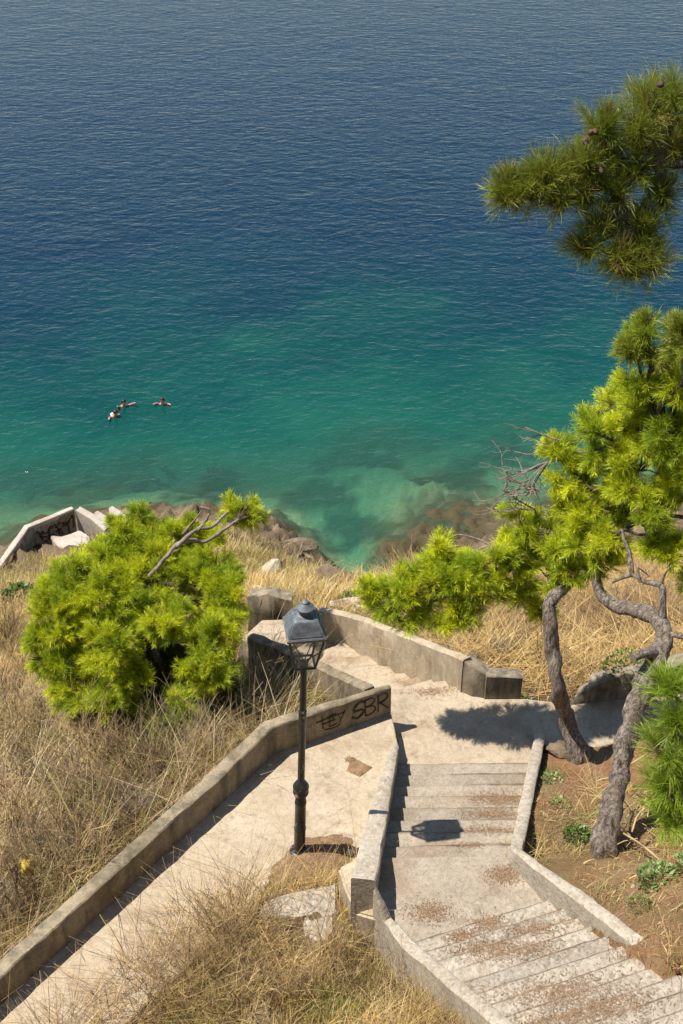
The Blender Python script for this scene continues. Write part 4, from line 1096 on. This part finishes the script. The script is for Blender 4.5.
lf = [(20,760),(55,800),(90,770),(120,800),(40,850),(75,850),(110,840),(10,820),(30,890),(150,780),(170,750),(215,735),(190,765),(60,740),(15,700),(140,755),(5,930),(235,715),(250,700),(35,790),(70,820),(25,835),(85,880),(60,890),(100,800),(130,820),(45,730),(20,730),(85,745),(160,770),(180,735),(20,870),(140,790),(5,780),(60,865),(35,920),(110,770),(15,660),(30,680),(8,640),(205,750)]
for px, py in lf:
    p = at(px, py, 15.5)
    for _ in range(6): p = at(px, py, h1(p.x, p.y))
    o = bpy.data.objects.new('dry_weed', BM[j % 3] if j % 5 < 3 else WM[j % 5]); COL.objects.link(o); j += 1
    o.location = p; o.rotation_euler = (0, 0, random.uniform(0, 6)); sc = random.uniform(.9, 1.5); o.scale = (sc, sc, sc)
    tag(o, 'leafless tangled brown weed on the dry slope below the round green bush', 'weed', 'dry weeds left of the path wall')

rs_ = [(655,560),(672,575),(640,585),(668,600),(690,590),(630,610),(610,640),(530,640),(500,655),(545,665),(520,620),(650,625),(470,635),(560,625),(490,615),(585,625),(625,650),(680,625)]
for px, py in rs_:
    p = at(px, py, 14.5)
    for _ in range(8): p = at(px, py, h1(p.x, p.y))
    o = bpy.data.objects.new('dry_weed', BM[j % 3] if j % 3 else WM[j % 5]); COL.objects.link(o); j += 1
    o.location = p; o.rotation_euler = (random.uniform(-.5, .5), random.uniform(-.5, .5), random.uniform(0, 6)); sc = random.uniform(.9, 1.7); o.scale = (sc, sc, sc * .7)
    tag(o, 'matted leafless scrub on the straw slope behind the two pine trunks', 'weed', 'dry scrub behind the pines')

# ------------------------------------------------------------------ green weeds, individual
def leafy_mesh(seed, R_, H, n, wd, cols):
    rr = np.random.default_rng(seed)
    az = rr.uniform(0, 6.28, n); rad = R_ * np.sqrt(rr.uniform(0, 1, n)); el = rr.uniform(.2, 1.2, n)
    c = np.stack([np.cos(az) * rad, np.sin(az) * rad, rr.uniform(0, 1, n) * H * (1 - (rad / R_) ** 2 * .6)], 1)
    d = unit(np.stack([np.cos(az + rr.normal(0, .8, n)), np.sin(az), el], 1)); s = unit(np.cross(d, rr.normal(size=(n, 3)))) * wd
    L = rr.uniform(.5, 1.2, (n, 1)) * wd * 3.2
    V = np.stack([c, c + d * L * .5 + s, c + d * L, c + d * L * .5 - s], 1).reshape(-1, 3); o = np.arange(n) * 4
    cc = np.array(cols)[rr.integers(0, len(cols), n)] * rr.uniform(.7, 1.3, (n, 1))
    return mesh_np('weed', V, np.stack([o, o + 1, o + 2, o + 3], 1), np.repeat(cc, 4, 0), 4)
gw = [(577,838,.17,.16,420,.016,'dark green weed tuft left of the thicker pine trunk base','d'),(660,882,.26,.14,520,.022,'largest pale green broad-leaved weed patch on the soil bank at the right edge','p'),(640,908,.13,.2,300,.008,'spiky grass-green tuft on red soil just above the kerb','g'),
      (552,780,.14,.06,140,.016,'small pale green weed close to the kerb top end','p'),(560,805,.13,.06,140,.016,'flat pale green weed midway along the straight kerb','p'),(690,870,.2,.2,300,.02,'pale green weed cut off by the right frame edge','p'),
      (100,566,.6,.5,500,.05,'green shrub growing inside the seaside terrace','d'),(20,598,.4,.4,300,.05,'dark green shrublet on the far left slope','d'),(275,905,.12,.12,160,.014,'little olive weed at the left end of the pebbled slab','d'),(635,672,.5,.18,500,.02,'green creeper lying over the low dark wall behind the trunks','d'),
      (95,815,.5,.5,900,.016,'yellowish green weed among brown stalks left of the path wall','y'),(55,760,.5,.5,900,.016,'yellow-green weed below the left side of the round bush','y'),(135,770,.5,.5,900,.016,'yellow-green weed just below the centre of the round bush','y'),(75,690,.5,.5,900,.016,'pale yellow weed at the left foot of the bush','y'),
      (350,605,.25,.3,300,.03,'dry olive weed behind the curved parapet','d'),(525,705,.16,.14,200,.016,'green weed at the right foot of the grey wall block','d')]
PAL = {'d': [(.09, .15, .03), (.13, .19, .04)], 'p': [(.26, .33, .12), (.18, .28, .07), (.32, .35, .15)], 'g': [(.09, .17, .03), (.13, .2, .03)], 'y': [(.22, .21, .05), (.26, .22, .08), (.16, .17, .04)]}
for i, (px, py, r_, H, n, wd, lab, c) in enumerate(gw):
    p = at(px, py, 16)
    for _ in range(8): p = at(px, py, h1(p.x, p.y))
    if 'wall behind' in lab: p = at(px, py, 16.75)
    if 'terrace' in lab: p = at(48, 553, 2.7)
    o = link('weed', leafy_mesh(i, r_, H, n, wd, PAL[c]), M['leaf']); o.location = p; tag(o, lab, 'weed')

# ------------------------------------------------------------------ rocks and stones
def rock_mesh(seed, sx, sy, sz, mat):
    bm = bmesh.new(); bmesh.ops.create_icosphere(bm, subdivisions=4, radius=1)
    rp = random.Random(seed); planes = [(Vector((rp.gauss(0, 1), rp.gauss(0, 1), rp.gauss(.3, 1))).normalized(), rp.uniform(.5, .8)) for _ in range(9)]
    for v in bm.verts:
        v.co *= 1 + .35 * mnoise.noise(v.co * 1.3 + Vector((seed * 3.1, 0, 0))) + .15 * mnoise.noise(v.co * 3.5 + Vector((0, seed * 2.3, 0)))
        for pn, pd in planes:
            k = v.co.dot(pn) - pd
            if k > 0: v.co -= pn * k * .9
        v.co *= 1 + .06 * mnoise.noise(v.co * 7 + Vector((seed, 0, 0)))
        v.co.z = max(v.co.z, -.6)
        v.co = Vector((v.co.x * sx, v.co.y * sy, v.co.z * sz))
    me = bm_mesh('rock', bm); me.materials.append(mat); return me
rocks = [(274,569,.4,.28,.26,'p','pale rounded boulder in the dry grass above the shore'),(262,593,.28,.2,.18,'p','pale flat rock just above the streaked wall stub'),(347,607,.5,.2,.2,'p','long pale boulder behind the curved parapet'),(363,611,.2,.16,.14,'p','small pale rock at the right end of the long boulder'),
         (331,587,.16,.13,.12,'p','little pale stone on the slope above the long boulder'),(334,607,.18,.15,.12,'p','pale stone left of the long boulder'),(262,690,.32,.4,.55,'r','jagged dark rock in the bush shade behind the path wall'),(255,665,.3,.35,.5,'r','tall dark rock beside the retaining wall foot'),(278,705,.3,.25,.25,'r','flat brown rock touching the back of the path wall'),
         (352,853,.13,.06,.06,'p','white elongated stone lying in soil right of the lamp base'),(267,884,.08,.07,.07,'p','pale chunk of rubble left of the pebbled slab'),(285,868,.02,.02,.05,'p','tiny upright white chip near the lamp base'),(544,815,.03,.03,.03,'p','white pebble beside the straight kerb'),(633,887,.03,.03,.025,'p','white pebble on red soil below the weeds'),
         (565,752,.3,.2,.13,'r','flat reddish stone leaning at the slimmer pine trunk'),(300,548,.7,.5,.3,'r','brown shore rock at the edge of the inlet'),(335,578,.6,.45,.28,'r','brown shore rock nearest the inlet corner'),
         (455,668,.14,.1,.08,'r','brown clod at the foot of the curved parapet end')]
for i, (px, py, sx, sy, sz, c, lab) in enumerate(rocks):
    p = at(px, py, 16)
    hf = lambda x_, y_: max(h1(x_, y_), (ZP if inpoly(np.array([x_]), np.array([y_]), PATH)[0] else -99), (Z2 if inpoly(np.array([x_]), np.array([y_]), LAND2)[0] else -99))
    for _ in range(10): p = at(px, py, hf(p.x, p.y))
    o = link('rock', rock_mesh(i, sx, sy, sz, M['pale_rock'] if c == 'p' else M['rock']), None, None, smooth=R(28)); o.location = p + Vector((0, 0, sz * .2)); o.rotation_euler.z = random.uniform(-.5, .5)
    tag(o, lab, 'rock')

# sticks at the thicker trunk
rr = random.Random(12); bm = bmesh.new()
def stick(p0, p1, r): 
    P = catmull([p0, p0.lerp(p1, .5) + Vector((rr.uniform(-.04, .04), rr.uniform(-.04, .04), .05)), p1], .1); tube_bm(bm, P, [r] * len(P), 5)
stick(at(613, 782, 17.6), at(648, 754, 17.7), .016); stick(at(618, 830, 17.5), at(662, 862, 17.85), .016); stick(at(632, 832, 17.7), at(645, 808, 17.8), .014)
stick(at(614, 775, 17.7), at(620, 830, 17.5), .013)
for k in range(26):
    a = at(618 + rr.uniform(-4, 40), 815 + rr.uniform(-20, 35), 17.35 + rr.uniform(0, .3)); b = a + Vector((rr.uniform(-.5, .5), rr.uniform(-.4, .4), rr.uniform(-.2, .2))); stick(a, b, rr.uniform(.004, .009))
tag(link('dead_branches', bm_mesh('dead_branches', bm), M['drystalk']), 'heap of dead straw-coloured sticks leaning at the right of the thicker pine trunk', 'branches')
# yellow rag
bm = bmesh.new(); bmesh.ops.create_icosphere(bm, subdivisions=3, radius=1)
for v in bm.verts:
    v.co *= 1 + .5 * mnoise.noise(v.co * 2.1); v.co = Vector((v.co.x * .09, v.co.y * .07, v.co.z * .17))
p = at(28, 868, 15.6)
for _ in range(8): p = at(28, 868, h1(p.x, p.y) + .45)
o = link('plastic_bag', bm_mesh('plastic_bag', bm), simple('yellow_plastic', (.62, .46, .04), .5, 0, 14, .3), None, smooth=4); o.location = p
tag(o, 'crumpled yellow plastic bag caught in dry stalks at the left edge', 'bag')

# ------------------------------------------------------------------ seaside terrace
def terrace():
    zt = 4.3
    a, b, c_, d_ = at(-30, 612, zt), at(29, 529, zt), at(74, 510.5, zt), at(108, 530, zt)
    T = empty('seaside_terrace', Vector((b.x, b.y, 2.2)), 'small concrete terrace with pale-topped graffitied parapet at the water on the left', 'terrace')
    fl = [Vector((p.x, p.y, 3.0)) for p in (a, b, c_, d_, at(130, 560, 3.0), at(40, 620, 3.0))]
    slab('floor', fl, -1.5, M['wall'], T, L=.6, jit=.02, seed=60, bevel=.02)
    link('parapet', wall_mesh([a, b, c_], .28, -1.5, side=1, jit=.02, seed=61, rows=4, step=.4), M['old_wall'], T, smooth=R(40))
    cp = [p + Vector((0, 0, .06)) for p in (a, b, c_)]
    link('coping', wall_mesh([p + Vector((0, 0, .02)) for p in cp], .2, lambda x, y: zt + .015, side=1, jit=.008, seed=62, rows=1, step=.4), M['white_wall'], T, smooth=R(40))
    link('side_wall', wall_mesh([c_ + Vector((.05, 0, 0)), at(90, 519, 4.1), at(104, 530, 3.95)], .3, 1.5, side=1, jit=.02, seed=63, rows=3, step=.4), M['white_wall'], T, smooth=R(40))
    for q in ([at(97, 524, 3.9), at(94.5, 512, 4.1), at(98, 510, 4.1), at(117, 523, 3.9)], [at(112, 518, 3.7), at(108.5, 507.5, 3.9), at(112, 505, 3.9), at(128, 516, 3.7)]):
        slab('stair_parapet', q, 1.0, M['white_wall'], T, L=.5, jit=.02, seed=64, bevel=.02)
    slab('bench', [at(49, 535, 3.75), at(62, 536, 3.75), at(80, 530, 3.75), at(92, 538, 3.75), at(82, 552, 3.75), at(58, 546, 3.75)], 3.0, M['white_wall'], T, L=.4, jit=.04, seed=65, bevel=.03)
    # dark scrawls on the inner side of the parapet
    u = (c_ - b).normalized(); nn = Vector((u.y, -u.x, 0)); rr = random.Random(3)
    st = []
    L = (c_ - b).length
    for k in range(9):
        u0 = L * (.12 + .085 * k); q = lambda a: a + rr.uniform(-.16, .16)
        st.append([(u0, q(.4)), (q(u0 + .1), q(.3)), (q(u0 + .16), q(.6)), (u0 + .22, q(.8))][:rr.randint(3, 4)])
        if k % 2: st.append([(u0, q(.55)), (u0 + .24, q(.5))])
    strokes_mesh('graffiti', st, b, c_, nn, .05, M['spray'], T, offs=.03)
terrace()

# ------------------------------------------------------------------ swimmers
M['skin'] = simple('tanned_skin', (.42, .22, .14), .5, 0, 6, .1, .4)
M['hair'] = simple('dark_hair', (.018, .012, .009), .5, 0, 30, .3, .4)
M['white_cloth'] = simple('white_wet_cloth', (.75, .75, .72), .6, 0, 12, .08, .3)
M['dark_cloth'] = simple('dark_swimwear', (.03, .035, .05), .6, 0, 12, .2, .3)
def skin_body(name, joints, bones, radii):
    me = bpy.data.meshes.new(name); me.from_pydata(joints, bones, [])
    o = bpy.data.objects.new('tmp', me); COL.objects.link(o)
    md = o.modifiers.new('s', 'SKIN'); md.use_smooth_shade = True
    for i, r in enumerate(radii): me.skin_vertices[0].data[i].radius = (r, r * .9)
    for v in me.skin_vertices[0].data: v.use_root = False
    me.skin_vertices[0].data[0].use_root = True
    o.modifiers.new('d', 'SUBSURF').levels = 2; o.modifiers['d'].render_levels = 2
    bpy.context.view_layer.update(); dg = bpy.context.evaluated_depsgraph_get()
    r = bpy.data.meshes.new_from_object(o.evaluated_get(dg)); bpy.data.objects.remove(o); r.materials.clear(); return r
def swimmer(px, py, yaw, pitch, arms, label, top):
    # local: body along -Y behind the head, head at +Y; z=0 is the water line
    J = [(0, -.55, -.12), (0, -.30, -.08), (0, -.05, -.03), (0, .08, .06), (0, .16, .16), (0, .19, .26),
         (.17, -.03, -.03), arms[0][0], arms[0][1], (-.17, -.03, -.03), arms[1][0], arms[1][1],
         (.10, -.62, -.16), (.13, -1.0, -.25), (.12, -1.40, -.30), (-.10, -.62, -.16), (-.14, -1.0, -.22), (-.16, -1.38, -.32), (0, .265, .20)]
    B = [(0, 1), (1, 2), (2, 3), (3, 4), (4, 5), (2, 6), (6, 7), (7, 8), (2, 9), (9, 10), (10, 11), (0, 12), (12, 13), (13, 14), (0, 15), (15, 16), (16, 17), (4, 18)]
    rad = [.15, .15, .14, .065, .115, .095, .07, .05, .038, .07, .05, .038, .09, .07, .045, .09, .07, .045, .025]
    loc = at(px, py, 0); P = empty('person', loc, label, 'person')
    me = skin_body('body', J, B, rad); link('body', me, M['skin'], None).parent = P
    bm = bmesh.new(); bmesh.ops.create_uvsphere(bm, u_segments=16, v_segments=10, radius=.125)
    for v in bm.verts: v.co = Vector((v.co.x * .95, v.co.y * 1.05 + .165, v.co.z + .235)) if v.co.z > -.03 else Vector((v.co.x * .9, v.co.y * .9 + .14, v.co.z + .235))
    link('hair', bm_mesh('hair', bm), M['hair'], None, smooth=4).parent = P
    bm = bmesh.new(); tube_bm(bm, catmull([Vector((0, -.62, -.13)), Vector((0, -.4, -.085)), Vector((0, -.15, -.03)), Vector((0, -.02, .0))] if top else [Vector((0, -.66, -.14)), Vector((0, -.5, -.1))], .05), [.165] * 40, 12)
    link('swimwear', bm_mesh('swimwear', bm), M['white_cloth'] if top else M['dark_cloth'], None, smooth=R(60)).parent = P
    P.rotation_euler = (pitch, 0, yaw); return P
swimmer(115, 416, R(215), R(14), (((.35, .12, .05), (.45, .35, .02)), ((-.36, -.15, -.02), (-.55, -.1, -.05))), 'swimmer in a pale top floating lowest of the three, head towards the shore', True)
swimmer(124, 406, R(200), R(24), (((.3, .1, .04), (.36, .32, .06)), ((-.4, .12, .06), (-.52, .40, .10))), 'dark-haired swimmer beside the one in a pale top', False)
swimmer(163, 404, R(175), R(22), (((.30, .10, .04), (.42, .28, .0)), ((-.30, .10, .04), (-.44, .24, .0))), 'lone swimmer with both arms spread, right of the other two', False)

# ------------------------------------------------------------------ camera, light, world
cam = bpy.data.cameras.new('camera'); co = bpy.data.objects.new('camera', cam); COL.objects.link(co)
co.location = (0, 0, CAMZ); co.rotation_euler = (R(90) - TILT, 0, 0)
cam.sensor_fit = 'VERTICAL'; cam.sensor_height = 36; cam.lens = F / 1024 * 36; cam.clip_end = 9000; cam.clip_start = .1
cam.dof.use_dof = True; cam.dof.focus_distance = 20; cam.dof.aperture_fstop = 5.6
S.camera = co
to_sun = Vector((-.5, -.01, 1.0)).normalized()
sun = bpy.data.lights.new('sun', 'SUN'); so = bpy.data.objects.new('sun', sun); COL.objects.link(so)
sun.energy = 4.9; sun.angle = R(.5); sun.color = (1, .94, .86)
so.rotation_euler = (-to_sun).to_track_quat('-Z', 'Y').to_euler(); so.location = (-10, 0, 60)
w = bpy.data.worlds.new('World'); S.world = w; w.use_nodes = True
nt = w.node_tree; bg = nt.nodes['Background']; sk = nt.nodes.new('ShaderNodeTexSky'); sk.sky_type = 'NISHITA'; sk.sun_disc = False
sk.sun_elevation = math.asin(to_sun.z); sk.sun_rotation = math.atan2(to_sun.x, to_sun.y); sk.air_density = 1.2; sk.dust_density = .3; sk.ozone_density = 3.0
nt.links.new(sk.outputs[0], bg.inputs[0]); bg.inputs[1].default_value = .078
S.view_settings.view_transform = 'Standard'; S.view_settings.look = 'None'; S.view_settings.gamma = 1; S.view_settings.use_curve_mapping = False
S.view_settings.exposure = .72
S.cycles.use_denoising = True
S.cycles.max_bounces = 6; S.cycles.transparent_max_bounces = 12
